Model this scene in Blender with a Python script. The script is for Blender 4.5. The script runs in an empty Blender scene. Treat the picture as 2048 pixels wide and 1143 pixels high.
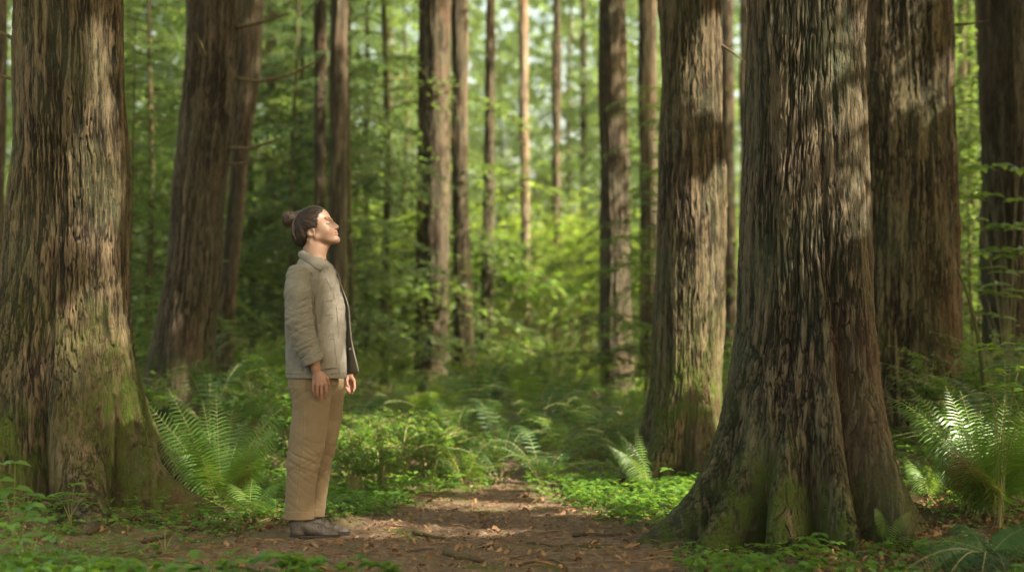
import bpy, math, random
import numpy as np
from mathutils import Vector, Matrix, Euler

# ------------------------------------------------------------------ camera
SC = bpy.context.scene
COL = SC.collection
R = math.radians
FPX, HZ, CZ = 3129.0, 700.0, 0.9416          # focal length and horizon in px of a 2048 px wide frame; eye height
cam = bpy.data.cameras.new('camera')
camo = bpy.data.objects.new('camera', cam)
COL.objects.link(camo)
camo.location = (0, 0, CZ)
camo.rotation_euler = (R(90), 0, 0)
cam.sensor_width = 36.0
cam.lens = 36.0 * FPX / 2048.0
cam.shift_y = (HZ - 571.5) / 2048.0
cam.clip_start, cam.clip_end = 0.1, 2000.0
cam.dof.use_dof = True
cam.dof.focus_distance = 7.95
cam.dof.aperture_fstop = 1.4
SC.camera = camo

# ------------------------------------------------------------------ light
SUN_EL, SUN_AZ = 43.0, -29.0                  # azimuth from +x towards the camera side
sd = Vector((math.cos(R(SUN_EL)) * math.cos(R(SUN_AZ)), math.cos(R(SUN_EL)) * math.sin(R(SUN_AZ)), math.sin(R(SUN_EL))))
w = bpy.data.worlds.new('World')
SC.world = w
w.use_nodes = True
nt = w.node_tree
sky = nt.nodes.new('ShaderNodeTexSky')
sky.sky_type = 'NISHITA'
sky.sun_disc = False
sky.sun_elevation = R(SUN_EL)
sky.sun_rotation = math.atan2(sd.x, sd.y)
sky.dust_density = 8.0
sky.air_density = 1.0
sky.ozone_density = 1.0
wb = nt.nodes.new('ShaderNodeMix'); wb.data_type = 'RGBA'; wb.blend_type = 'MULTIPLY'   # daylight white balance
wb.inputs[0].default_value = 1.0; wb.inputs[7].default_value = (1.10, 1.02, .72, 1)
nt.links.new(sky.outputs[0], wb.inputs[6])
nt.links.new(wb.outputs[2], nt.nodes['Background'].inputs[0])
nt.nodes['Background'].inputs[1].default_value = 0.15
sl = bpy.data.lights.new('sun', 'SUN')
sl.energy = 5.0
sl.angle = R(0.5)
sl.color = (1.0, 0.9, 0.74)
so = bpy.data.objects.new('sun', sl)
COL.objects.link(so)
so.rotation_euler = sd.to_track_quat('Z', 'Y').to_euler()
so.location = sd * 50
SC.view_settings.view_transform = 'Standard'
SC.view_settings.look = 'None'
SC.view_settings.gamma = 1.0
SC.view_settings.exposure = 2.28
SC.cycles.max_bounces = 8
SC.cycles.diffuse_bounces = 4
SC.cycles.transmission_bounces = 4
SC.cycles.transparent_max_bounces = 8
SC.cycles.use_denoising = True
SC.cycles.denoising_prefilter = 'ACCURATE'
SC.cycles.sample_clamp_indirect = 6.0
SC.cycles.caustics_reflective = False
SC.cycles.caustics_refractive = False

# haze: forest air, one closed box round everything, sky outside
def haze_box(x0, x1, y0, y1, z0, z1, dens):
    me = bpy.data.meshes.new('haze')
    me.from_pydata([(x, y, z) for x in (x0, x1) for y in (y0, y1) for z in (z0, z1)], [], [(0, 1, 3, 2), (4, 6, 7, 5), (0, 4, 5, 1), (2, 3, 7, 6), (0, 2, 6, 4), (1, 5, 7, 3)])
    m = bpy.data.materials.new('haze'); m.use_nodes = True; nt = m.node_tree
    for n in list(nt.nodes):
        if n.type == 'BSDF_PRINCIPLED': nt.nodes.remove(n)
    v = nt.nodes.new('ShaderNodeVolumePrincipled'); v.inputs['Density'].default_value = dens; v.inputs['Color'].default_value = (.95, .97, .90, 1); v.inputs['Anisotropy'].default_value = .3
    nt.links.new(v.outputs[0], [n for n in nt.nodes if n.type == 'OUTPUT_MATERIAL'][0].inputs['Volume'])
    me.materials.append(m); o = bpy.data.objects.new('haze', me); COL.objects.link(o); o['kind'] = 'stuff'

# ------------------------------------------------------------------ helpers
def X(px, D): return (px - 1024.0) / FPX * D
def Z(py, D): return CZ + (HZ - py) / FPX * D
def WP(px, py, D): return np.array([X(px, D), D, Z(py, D)])

def tag(o, label=None, cat=None, group=None, kind=None):
    if label: o['label'] = label
    if cat: o['category'] = cat
    if group: o['group'] = group
    if kind: o['kind'] = kind
    return o

def empty(name, loc, label, cat, group=None):
    o = bpy.data.objects.new(name, None)
    COL.objects.link(o)
    o.location = tuple(float(c) for c in loc)
    o.empty_display_size = 0.1
    return tag(o, label, cat, group)

def make_mesh(name, V, F, mats, attrs=None, smooth=True, midx=None):
    """V (n,3); F (m,3|4) or list of such arrays"""
    me = bpy.data.meshes.new(name)
    V = np.asarray(V, np.float32)
    Fl = F if isinstance(F, list) else [F]
    Fl = [np.asarray(f, np.int32) for f in Fl if len(f)]
    nl = sum(f.size for f in Fl)
    npoly = sum(len(f) for f in Fl)
    me.vertices.add(len(V)); me.vertices.foreach_set('co', V.ravel())
    me.loops.add(nl); me.loops.foreach_set('vertex_index', np.concatenate([f.ravel() for f in Fl]))
    me.polygons.add(npoly)
    tot = np.concatenate([np.full(len(f), f.shape[1], np.int32) for f in Fl])
    st = np.concatenate([[0], np.cumsum(tot)[:-1]]).astype(np.int32)
    me.polygons.foreach_set('loop_start', st)
    me.polygons.foreach_set('loop_total', tot)
    if midx is not None: me.polygons.foreach_set('material_index', np.asarray(midx, np.int32))
    if smooth: me.polygons.foreach_set('use_smooth', np.ones(npoly, bool))
    me.update(calc_edges=True)
    for k, a in (attrs or {}).items():
        at = me.attributes.new(k, 'FLOAT', 'POINT'); at.data.foreach_set('value', np.asarray(a, np.float32))
    for m in (mats if isinstance(mats, (list, tuple)) else [mats]): me.materials.append(m)
    return me

def link(name, me, parent=None, loc=None):
    o = bpy.data.objects.new(name, me)
    COL.objects.link(o)
    if parent is not None: o.parent = parent
    if loc is not None: o.location = tuple(float(c) for c in loc)
    return o

def copy_tree(o, parent=None):
    c = o.copy(); COL.objects.link(c)
    if parent is not None: c.parent = parent
    for ch in [x for x in ALLCH.get(o.name, [])]: copy_tree(ch, c)
    return c
ALLCH = {}
GAPS = [(250, 'behind the massive left conifer'), (380, 'between the left conifer and the leaning one'), (560, 'behind the two leaning conifers'), (700, 'behind the standing woman'),
        (850, 'between the woman and the straight brown trunk'), (960, 'behind the straight brown trunk'), (1090, 'in the brightest middle gap'), (1200, 'left of the straight trunk beyond the path'),
        (1320, 'left of the reddish sunlit conifer'), (1490, 'between the reddish conifer and the cedar'), (1920, 'behind the cedar and its broad neighbour'), (9999, 'at the right edge')]
RANK = ['nearest', 'second nearest', 'third nearest', 'fourth nearest', 'fifth nearest', 'sixth nearest', 'seventh nearest', 'eighth nearest', 'ninth nearest', 'tenth nearest', 'eleventh nearest', 'twelfth nearest']
SEEN = []
def label_gaps():
    d = {}
    for o, word, px, D in SEEN: d.setdefault((word, next(g for lim, g in GAPS if px < lim)), []).append((D, o))
    for (word, g), L in d.items():
        L.sort(key=lambda q: q[0])
        for i, (D, o) in enumerate(L): o['label'] = ('%s %s' % (word, g)) if len(L) == 1 else '%s %s, %s of these' % (word, g, RANK[min(i, 11)])

# gradient noise, vectorised
_rg = np.random.default_rng(5)
_perm = _rg.permutation(256); _perm = np.concatenate([_perm, _perm, _perm])
_g = _rg.normal(size=(256, 3)); _g /= np.linalg.norm(_g, axis=1)[:, None]
def noise(P):
    P = np.asarray(P, np.float64)
    I = np.floor(P).astype(np.int64); f = P - I; I &= 255
    u = f * f * f * (f * (f * 6 - 15) + 10)
    out = 0
    for dx in (0, 1):
        for dy in (0, 1):
            for dz in (0, 1):
                h = _perm[_perm[_perm[(I[:, 0] + dx) & 255] + ((I[:, 1] + dy) & 255)] + ((I[:, 2] + dz) & 255)]
                g = _g[h]
                d = g[:, 0] * (f[:, 0] - dx) + g[:, 1] * (f[:, 1] - dy) + g[:, 2] * (f[:, 2] - dz)
                wx = u[:, 0] if dx else 1 - u[:, 0]
                wy = u[:, 1] if dy else 1 - u[:, 1]
                wz = u[:, 2] if dz else 1 - u[:, 2]
                out = out + d * wx * wy * wz
    return out * 1.5
def fbm(P, o=3):
    P = np.asarray(P, float); s = 0; a = 1
    for i in range(o): s = s + a * noise(P * 2 ** i + 17.3 * i); a *= .5
    return s
def sst(a, b, x):
    t = np.clip((x - a) / (b - a), 0, 1); return t * t * (3 - 2 * t)
def unit(v):
    v = np.asarray(v, float); return v / (np.linalg.norm(v, axis=-1, keepdims=True) + 1e-9)

# ------------------------------------------------------------------ materials
def new_mat(name):
    m = bpy.data.materials.new(name); m.use_nodes = True
    return m, m.node_tree, m.node_tree.nodes['Principled BSDF']
def N(nt, t, **kw):
    n = nt.nodes.new(t)
    for k, v in kw.items():
        if k.startswith('i_'): n.inputs[k[2:].replace('_', ' ')].default_value = v
        else: setattr(n, k, v)
    return n
def tex_noise(nt, scale, vec=None, detail=4.0, rough=.55, dist=0.0):
    n = N(nt, 'ShaderNodeTexNoise'); n.inputs['Scale'].default_value = scale
    n.inputs['Detail'].default_value = detail; n.inputs['Roughness'].default_value = rough; n.inputs['Distortion'].default_value = dist
    if vec is not None: nt.links.new(vec, n.inputs['Vector'])
    return n.outputs[0]
def mapping(nt, scale, src='Object'):
    tc = N(nt, 'ShaderNodeTexCoord'); mp = N(nt, 'ShaderNodeMapping'); mp.inputs['Scale'].default_value = scale
    nt.links.new(tc.outputs[src], mp.inputs[0]); return mp.outputs[0]
def ramp(nt, fac, stops):
    r = N(nt, 'ShaderNodeValToRGB'); cr = r.color_ramp
    while len(cr.elements) < len(stops): cr.elements.new(.5)
    for e, (p, c) in zip(cr.elements, stops):
        e.position = p; e.color = (c[0], c[1], c[2], 1) if not isinstance(c, float) else (c, c, c, 1)
    nt.links.new(fac, r.inputs[0]); return r.outputs[0]
def mixc(nt, fac, a, b, mode='MIX'):
    m = N(nt, 'ShaderNodeMix', data_type='RGBA', blend_type=mode)
    for s, v in ((0, fac), (6, a), (7, b)):
        if isinstance(v, (int, float)): m.inputs[s].default_value = v
        elif isinstance(v, tuple): m.inputs[s].default_value = (v[0], v[1], v[2], 1)
        else: nt.links.new(v, m.inputs[s])
    return m.outputs[2]
def math_(nt, op, a, b=0.0):
    m = N(nt, 'ShaderNodeMath', operation=op)
    for i, v in enumerate((a, b)):
        if isinstance(v, (int, float)): m.inputs[i].default_value = v
        else: nt.links.new(v, m.inputs[i])
    return m.outputs[0]
def attr(nt, name):
    return N(nt, 'ShaderNodeAttribute', attribute_name=name).outputs['Fac']
def bump(nt, h, strength, dist, bs):
    b = N(nt, 'ShaderNodeBump'); b.inputs['Strength'].default_value = strength; b.inputs['Distance'].default_value = dist
    nt.links.new(h, b.inputs['Height']); nt.links.new(b.outputs[0], bs.inputs['Normal'])

def leaf_mat(name, c1, c2, tcol, trans=.45, rough=.45, scale=3.0, spec=.4):
    m, nt, bs = new_mat(name)
    v = mapping(nt, (1, 1, 1), 'Object')
    n1 = tex_noise(nt, scale, v, 3)
    gi = N(nt, 'ShaderNodeNewGeometry').outputs['Random Per Island']
    f = math_(nt, 'ADD', math_(nt, 'MULTIPLY', n1, .8), math_(nt, 'MULTIPLY', gi, .5))
    c = ramp(nt, f, [(.3, c1), (.85, c2)])
    nt.links.new(c, bs.inputs['Base Color'])
    bs.inputs['Roughness'].default_value = rough
    bs.inputs['Specular IOR Level'].default_value = spec
    tr = N(nt, 'ShaderNodeBsdfTranslucent')
    tc = mixc(nt, f, tuple(t * .75 for t in tcol), tcol)
    nt.links.new(tc, tr.inputs[0])
    mx = N(nt, 'ShaderNodeMixShader'); mx.inputs[0].default_value = trans
    nt.links.new(bs.outputs[0], mx.inputs[1]); nt.links.new(tr.outputs[0], mx.inputs[2])
    nt.links.new(mx.outputs[0], nt.nodes['Material Output'].inputs[0])
    return m
M = {}
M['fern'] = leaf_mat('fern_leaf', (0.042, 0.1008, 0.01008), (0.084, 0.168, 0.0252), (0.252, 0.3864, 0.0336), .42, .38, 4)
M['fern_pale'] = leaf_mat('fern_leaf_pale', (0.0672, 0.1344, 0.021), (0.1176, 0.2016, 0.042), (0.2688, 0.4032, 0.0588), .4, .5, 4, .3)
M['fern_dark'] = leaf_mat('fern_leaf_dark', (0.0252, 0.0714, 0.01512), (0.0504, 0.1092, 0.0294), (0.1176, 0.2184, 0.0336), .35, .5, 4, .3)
M['stipe'] = leaf_mat('fern_stipe', (.16, .15, .05), (.24, .22, .08), (.2, .2, .05), .15, .5, 8)
M['deadfrond'] = leaf_mat('withered_frond', (.16, .07, .03), (.28, .14, .06), (.3, .14, .05), .3, .7, 6, .1)
M['cover'] = leaf_mat('small_leaves', (0.042, 0.1092, 0.0126), (0.1008, 0.2016, 0.0294), (0.252, 0.4032, 0.0336), .42, .42, 2)
M['needle'] = leaf_mat('conifer_needles', (0.0266, 0.0532, 0.01064), (0.0646, 0.1026, 0.0266), (0.19, 0.2888, 0.0532), .48, .5, .9)
M['needle_grey'] = leaf_mat('conifer_needles_bluish', (0.0304, 0.057, 0.02432), (0.076, 0.1102, 0.0494), (0.1672, 0.2584, 0.0912), .46, .5, .7)
M['broad'] = leaf_mat('broad_leaves', (0.0608, 0.1292, 0.00912), (0.114, 0.1976, 0.0228), (0.3192, 0.456, 0.0456), .52, .45, .8)
M['litter'] = leaf_mat('dead_leaves', (.10, .05, .025), (.30, .18, .09), (.25, .12, .05), .2, .75, 9, .15)

def bark_mat(name, ridge, mid, fiss, lichen, moss, lich_amt=.5, fine=1.0):
    m, nt, bs = new_mat(name)
    v = mapping(nt, (1, 1, .11)); vo = mapping(nt, (1, 1, .45))
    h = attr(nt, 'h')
    n1 = tex_noise(nt, 85, v, 6, .68)
    n2 = tex_noise(nt, 3.2, vo, 4, .6)
    n3 = tex_noise(nt, 260, mapping(nt, (1, 1, .35)), 3, .6)
    n5 = tex_noise(nt, 36, mapping(nt, (1, 1, .07)), 3, .6)
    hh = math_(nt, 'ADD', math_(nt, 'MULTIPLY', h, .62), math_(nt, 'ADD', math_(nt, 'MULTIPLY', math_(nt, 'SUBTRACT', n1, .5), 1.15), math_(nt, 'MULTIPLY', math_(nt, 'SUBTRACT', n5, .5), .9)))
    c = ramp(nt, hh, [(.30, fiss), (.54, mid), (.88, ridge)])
    red = ramp(nt, tex_noise(nt, 2.1, mapping(nt, (1, 1, .3)), 3), [(.5, 0.0), (.68, .55)])
    c = mixc(nt, red, c, (mid[0] * 1.25, mid[1] * .85, mid[2] * .75))
    lf = ramp(nt, math_(nt, 'ADD', math_(nt, 'MULTIPLY', n2, .8), math_(nt, 'MULTIPLY', n3, .3)), [(.52, 0.0), (.72, lich_amt)])
    c = mixc(nt, lf, c, lichen)
    ms = attr(nt, 'moss')
    mf = math_(nt, 'MULTIPLY', ms, ramp(nt, tex_noise(nt, 14, mapping(nt, (1, 1, .5)), 5, .65), [(.36, 0.0), (.6, 1.0)]))
    mcol = ramp(nt, n3, [(.3, tuple(q * .55 for q in moss)), (.7, tuple(q * 1.3 for q in moss))])
    c = mixc(nt, mf, c, mcol)
    nt.links.new(c, bs.inputs['Base Color'])
    bs.inputs['Roughness'].default_value = .82
    bs.inputs['Specular IOR Level'].default_value = .22
    bh = math_(nt, 'ADD', n1, math_(nt, 'MULTIPLY', n3, .5))
    bump(nt, bh, 1.0, .014 * fine, bs)
    return m
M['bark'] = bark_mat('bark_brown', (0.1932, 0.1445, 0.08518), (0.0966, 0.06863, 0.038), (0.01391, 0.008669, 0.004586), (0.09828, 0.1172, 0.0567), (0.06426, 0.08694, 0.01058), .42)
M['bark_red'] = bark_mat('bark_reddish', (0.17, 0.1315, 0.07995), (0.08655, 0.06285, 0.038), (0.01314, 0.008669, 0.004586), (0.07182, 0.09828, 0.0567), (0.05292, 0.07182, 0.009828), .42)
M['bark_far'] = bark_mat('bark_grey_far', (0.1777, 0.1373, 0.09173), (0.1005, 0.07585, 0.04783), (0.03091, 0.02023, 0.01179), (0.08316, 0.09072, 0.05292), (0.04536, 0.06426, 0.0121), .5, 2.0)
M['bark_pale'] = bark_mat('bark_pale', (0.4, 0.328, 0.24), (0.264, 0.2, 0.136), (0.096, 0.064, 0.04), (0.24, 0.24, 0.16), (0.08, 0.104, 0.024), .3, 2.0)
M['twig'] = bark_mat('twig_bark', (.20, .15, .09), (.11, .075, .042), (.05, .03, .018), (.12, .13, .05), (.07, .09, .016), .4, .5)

# ------------------------------------------------------------------ ground shape
def gz(x, y):
    x = np.asarray(x, float); y = np.asarray(y, float)
    pc = -.15 + .03 * (y - 8)                              # centre line of the path
    b = .28 * sst(.9, 2.9, np.abs(x - pc)) * sst(6.6, 10, y)
    far = .45 * sst(9.5, 22, y)
    P = np.stack([x * .8, y * .8, 0 * x], -1).reshape(-1, 3)
    n = noise(P).reshape(x.shape) * .035 + noise(P * 4.1 + 9).reshape(x.shape) * .010
    roll = noise(P * .07 + 3).reshape(x.shape) * 2.5 * sst(30, 120, np.abs(y) + np.abs(x))
    near = sst(0, 1.6, np.hypot(x + .97, y - 7.92) / .45)  # level where the walker stands
    return b + far + n * (.15 + .85 * near) + roll
def pathmask(x, y):
    pc = -.12 + .03 * (y - 8)
    wl = np.interp(y, [3, 6.2, 7.3, 8.2, 8.9, 9.6, 10.3], [2.6, 1.55, 1.35, 1.1, .62, .42, .1])
    wr = np.interp(y, [3, 6.2, 7.3, 8.2, 8.9, 9.6, 10.3], [2.6, 1.7, 1.3, .75, .55, .42, .1])
    d = np.where(x < pc, (pc - x) / wl, (x - pc) / wr)
    return 1 - sst(.75, 1.2, d)
# ------------------------------------------------------------------ ground
def axis(segs):
    out = []
    for a, b, n in segs: out.append(np.linspace(a, b, n, endpoint=False))
    return np.concatenate(out + [[segs[-1][1]]])
gx = axis([(-900, -60, 20), (-60, -8, 60), (-8, -3.2, 110), (-3.2, 3.2, 400), (3.2, 8, 110), (8, 60, 60), (60, 900, 20)])
gy = axis([(-900, -10, 20), (-10, 3.5, 40), (3.5, 5.5, 80), (5.5, 11.5, 330), (11.5, 20, 110), (20, 60, 60), (60, 1500, 30)])
GX, GY = np.meshgrid(gx, gy)
x1, y1 = GX.ravel(), GY.ravel()
z1 = gz(x1, y1)
loc = (np.abs(x1) < 4.5) & (y1 > 3) & (y1 < 13)
Pn = np.stack([x1[loc], y1[loc], 0 * x1[loc]], -1)
cl = fbm(Pn * 9, 3)
z1[loc] += .012 * cl + .006 * noise(Pn * 48) + .010 * np.maximum(0, noise(Pn * 22 + 4)) ** 2 * 3
nx, ny = len(gx), len(gy)
idx = np.arange(nx * ny).reshape(ny, nx)
Fg = np.stack([idx[:-1, :-1], idx[:-1, 1:], idx[1:, 1:], idx[1:, :-1]], -1).reshape(-1, 4)
m, nt, bs = new_mat('forest_soil')
v = mapping(nt, (1, 1, 1))
a = tex_noise(nt, 26, v, 8, .7); b_ = tex_noise(nt, 3.2, v, 4, .6); c_ = tex_noise(nt, 230, v, 4, .7)
c = ramp(nt, a, [(.28, (.045, .029, .018)), (.5, (.135, .088, .055)), (.74, (.30, .21, .14))])
c = mixc(nt, ramp(nt, c_, [(.45, 0.0), (.72, .65)]), c, (.34, .255, .175))
c = mixc(nt, ramp(nt, b_, [(.45, 0.0), (.7, .4)]), c, (.12, .08, .052))
green = math_(nt, 'MULTIPLY', math_(nt, 'SUBTRACT', 1.0, attr(nt, 'path')), ramp(nt, tex_noise(nt, 5, v, 6, .7), [(.42, .1), (.6, .9)]))
c = mixc(nt, green, c, ramp(nt, c_, [(.3, (.035, .05, .008)), (.7, (.10, .14, .022))]))
ms_ = math_(nt, 'MULTIPLY', attr(nt, 'path'), ramp(nt, tex_noise(nt, 2.3, v, 5, .6), [(.56, 0.0), (.66, .8)]))
c = mixc(nt, ms_, c, ramp(nt, c_, [(.3, (.06, .07, .012)), (.7, (.12, .14, .03))]))
nt.links.new(c, bs.inputs['Base Color']); bs.inputs['Roughness'].default_value = .92
bs.inputs['Specular IOR Level'].default_value = .15
bump(nt, math_(nt, 'ADD', a, math_(nt, 'MULTIPLY', c_, .6)), 1.0, .018, bs)
me = make_mesh('ground', np.stack([x1, y1, z1], -1), Fg, m, {'path': pathmask(x1, y1)})
tag(link('ground', me), kind='structure')

# ------------------------------------------------------------------ trunks
def trunk_data(D, prof, roots=(), nth=200, dz=.03, ztop=3.0, zfull=14.0, bark=1.0, seed=0, moss=(.5, .35), spread=.0, fuse=1.0):
    """prof: (py, xl, xr) rows top to bottom; roots: (angle deg, length, height, width deg)"""
    prof = sorted(prof)
    py = np.array([p[0] for p in prof], float)
    zc = Z(py, D)[::-1]; xc = X((np.array([p[1] + p[2] for p in prof]) / 2), D)[::-1]
    rc = (np.array([p[2] - p[1] for p in prof]) / 2 / FPX * D)[::-1]
    x0 = float(np.interp(Z(1000, D), zc, xc))
    g0 = float(gz(xc[0], D))
    zz = np.concatenate([np.arange(g0 - .45, ztop, dz), np.linspace(ztop, zfull, 24)])
    # extrapolate gently above the frame
    sl = (xc[-1] - xc[-2]) / max(zc[-1] - zc[-2], .1)
    cx = np.where(zz > zc[-1], xc[-1] + sl * (zz - zc[-1]) * np.exp(-(zz - zc[-1]) / 8), np.interp(zz, zc, xc))
    rr = np.where(zz > zc[-1], rc[-1] * np.clip(1 - (zz - zc[-1]) / (zfull * 1.6), .25, 1), np.interp(zz, zc, rc))
    k = 9; kern = np.hanning(k + 2)[1:-1]; kern /= kern.sum()
    n_f = np.sum(zz < ztop)
    rr[:n_f] = np.convolve(np.pad(rr[:n_f], k // 2, 'edge'), kern, 'valid'); cx[:n_f] = np.convolve(np.pad(cx[:n_f], k // 2, 'edge'), kern, 'valid')
    th = np.linspace(0, 2 * np.pi, nth, endpoint=False)
    T, ZZ = np.meshgrid(th, zz); RR = np.repeat(rr[:, None], nth, 1); CX = np.repeat(cx[:, None], nth, 1)
    hgt = np.maximum(ZZ - g0, -.3)
    r0 = float(np.median(rr))
    add = np.zeros_like(RR)
    valley = np.zeros_like(RR)
    for (ang, L, H, wd) in roots:
        a = R(ang) + .25 * (hgt) * math.sin(ang)          # roots wander a little as they climb
        d = (T - a + np.pi) % (2 * np.pi) - np.pi
        wz = R(wd) * (1 + .38 * np.clip(hgt / max(H, .05), 0, 2))
        g = np.exp(-(d / wz) ** 2)
        if L < 0: valley = valley + L * np.exp(-(d / R(wd)) ** 2) * np.exp(-np.maximum(hgt, 0) / H)
        else: add = add + (L * g * np.exp(-np.maximum(hgt, -.12) / H)) ** 6
    add = add ** (1 / 6.)
    Rr = RR + add + valley
    rq = np.clip(RR + .7 * add, r0 * .8, r0 * 2.2); P0 = np.stack([np.cos(T) * rq, np.sin(T) * rq, ZZ], -1).reshape(-1, 3) + seed * 7.7
    # slow lumps
    lump = fbm(P0 * np.array([2.2, 2.2, .7]), 2).reshape(T.shape) * .055 * r0 / .3
    h = np.zeros(T.size)
    if bark > 0:
        wp = np.stack([noise(P0 * np.array([6, 6, 2.6])), noise(P0 * np.array([6, 6, 2.6]) + 31), 0 * h], -1) * .014
        wp += np.stack([noise(P0 * np.array([25, 25, 12.])), noise(P0 * np.array([25, 25, 12.]) + 31), 0 * h], -1) * .006
        Pw = P0 + wp
        n1 = noise(Pw * np.array([29, 29, .95]))
        n2 = noise(Pw * np.array([60, 60, 2.6]) + 5)
        n3 = noise(Pw * np.array([110, 110, 6.5]) + 9)
        n4 = noise(Pw * np.array([30, 30, 13.0]) + 2)
        f1 = np.exp(-(n1 / .085) ** 2); f2 = np.exp(-(n2 / .12) ** 2)
        f3 = np.exp(-(n3 / .2) ** 2)
        deepm = np.clip(.65 + 1.3 * noise(P0 * np.array([4, 4, 1.0]) + 77), .2, 1.5)
        dm2 = np.clip(.75 + 1.2 * noise(P0 * np.array([7, 7, 2.0]) + 17), .3, 1.4)
        strip = np.clip(n1 * 1.6, -.5, .6)
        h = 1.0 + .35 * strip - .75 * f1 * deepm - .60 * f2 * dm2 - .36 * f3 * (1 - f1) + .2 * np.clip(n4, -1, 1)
        amp = .017 * bark
        disp = (h - 1) * amp
    else: disp = h * 0
    Rr = Rr + lump + disp.reshape(T.shape)
    V = np.stack([CX + Rr * np.cos(T), D + Rr * np.sin(T), ZZ], -1).reshape(-1, 3)
    nz = len(zz); ii = np.arange(nz * nth).reshape(nz, nth); jj = np.roll(ii, -1, 1)
    F = np.stack([ii[:-1], jj[:-1], jj[1:], ii[1:]], -1).reshape(-1, 4)
    ms = np.clip(moss[0] * np.exp(-np.maximum(hgt, 0) / moss[1]) * 2.2 + .12, 0, 1).ravel() * np.clip(.7 + 1.2 * noise(P0 * 1.9 + 50), 0, 1.4)
    org = np.array([cx[0], D, g0])
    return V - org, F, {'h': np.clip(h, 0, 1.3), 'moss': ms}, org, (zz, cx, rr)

def tube(pts, rad, n=6):
    pts = np.asarray(pts, float); m = len(pts)
    rad = np.broadcast_to(rad, (m,)) if np.ndim(rad) else np.full(m, rad)
    t = unit(np.gradient(pts, axis=0))
    up = np.array([0, 0, 1.]) if abs(t[0][2]) < .9 else np.array([1., 0, 0])
    s = unit(np.cross(t, up)); u = np.cross(s, t)
    a = np.linspace(0, 2 * np.pi, n, endpoint=False)
    V = pts[:, None] + rad[:, None, None] * (np.cos(a)[None, :, None] * s[:, None] + np.sin(a)[None, :, None] * u[:, None])
    ii = np.arange(m * n).reshape(m, n); jj = np.roll(ii, -1, 1)
    F = np.stack([ii[:-1], jj[:-1], jj[1:], ii[1:]], -1).reshape(-1, 4)
    return V.reshape(-1, 3), F
def join(lst):
    Vs, Fs, o = [], [], 0
    for V, F in lst:
        Vs.append(V); Fs.append(np.asarray(F) + o); o += len(V)
    return np.concatenate(Vs), np.concatenate(Fs)
def bez(a, c, b, n=10):
    t = np.linspace(0, 1, n)[:, None]; a, b, c = map(np.asarray, (a, b, c))
    return (1 - t) ** 2 * a + 2 * t * (1 - t) * c + t * t * b

# ------------------------------------------------------------------ conifer foliage: sprays of narrow leaflets
def spray_faces(P, T, S, U, rng, leaf, n_side):
    """flat twig sprays along a spine: P points, T tangents, S side vectors, U up vectors -> quads"""
    pass
def branch(L, rng, droop=.35, leaf=.05, dens=1.0):
    """one drooping branch along +x; returns stem tube and leaflet quads (V,F)"""
    n = 9
    t = np.linspace(0, 1, n)
    z = .10 * L * np.sin(t * 2.2) - droop * L * t ** 2.0
    pts = np.stack([L * t * .95, .08 * L * rng.normal() * t ** 2 + 0 * t, z], -1)
    stem = tube(pts, np.linspace(.0065, .0015, n), 4)
    quads = []
    ntw = int(22 * dens * (.6 + L * .4))
    tt = np.linspace(.10, 1.0, ntw)
    for side in (-1, 1):
        for q in tt:
            q2 = min(1, q + rng.uniform(-.02, .02))
            p = np.array([np.interp(q2, t, pts[:, k]) for k in range(3)])
            tl = L * (.42 * (1 - q2) ** .8 + .07) * rng.uniform(.6, 1.15)
            d = np.array([.62, side * .78, -.12 + rng.normal() * .12]); d /= np.linalg.norm(d)
            m = max(3, int(tl / leaf * 1.25))
            s = (np.arange(m) + .5) / m
            c = p + d * (s * tl)[:, None] + np.stack([0 * s, 0 * s, -.35 * tl * s ** 2], -1)
            ll = leaf * rng.uniform(.7, 1.3, m) * (1.15 - .5 * s)
            # leaflet direction alternates to both sides of the twig
            sg = np.where(np.arange(m) % 2 == 0, 1, -1)
            pr = np.array([-d[1], d[0], 0.])
            ld = unit(d * .75 + pr * (sg * .8)[:, None] + rng.normal(size=(m, 3)) * .22)
            wv = unit(np.cross(ld, np.array([0, 0, 1.]) + rng.normal(size=(m, 3)) * .35)) * (ll * .36)[:, None]
            a = c; b = c + ld * (ll * .5)[:, None]; e = c + ld * ll[:, None]
            quads.append(np.stack([a, b + wv, e, b - wv], 1))
            # the twig itself ends in one more leaflet
    Q = np.concatenate(quads)
    V = Q.reshape(-1, 3); F = np.arange(len(V)).reshape(-1, 4)
    return stem, (V, F)

def rotz(V, a):
    c, s = math.cos(a), math.sin(a); Rm = np.array([[c, -s, 0], [s, c, 0], [0, 0, 1]]); return V @ Rm.T
def roty(V, a):
    c, s = math.cos(a), math.sin(a); Rm = np.array([[c, 0, s], [0, 1, 0], [-s, 0, c]]); return V @ Rm.T
def rotx(V, a):
    c, s = math.cos(a), math.sin(a); Rm = np.array([[1, 0, 0], [0, c, -s], [0, s, c]]); return V @ Rm.T

def crown_data(z0, z1, L0, L1, nb, rng, leaf=.06, dens=1.0, droop=.35, lib=None):
    """branches between heights z0..z1 of length L0 (low) to L1 (top)"""
    lib = lib or [branch(1.0, rng, droop, leaf / max(L0, .6), dens) for _ in range(6)]
    st, lv = [], []
    for i in range(nb):
        q = (i + rng.uniform(0, 1)) / nb
        z = z0 + (z1 - z0) * q; L = (L0 + (L1 - L0) * q) * rng.uniform(.6, 1.15)
        (sv, sf), (lV, lF) = lib[rng.integers(len(lib))]
        a = rng.uniform(0, 2 * np.pi); ti = rng.uniform(-.25, .2)
        f = lambda V: rotz(roty(V * L, ti), a) + np.array([0, 0, z])
        st.append((f(sv), sf)); lv.append((f(lV), lF))
    return join(st), join(lv)
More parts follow.
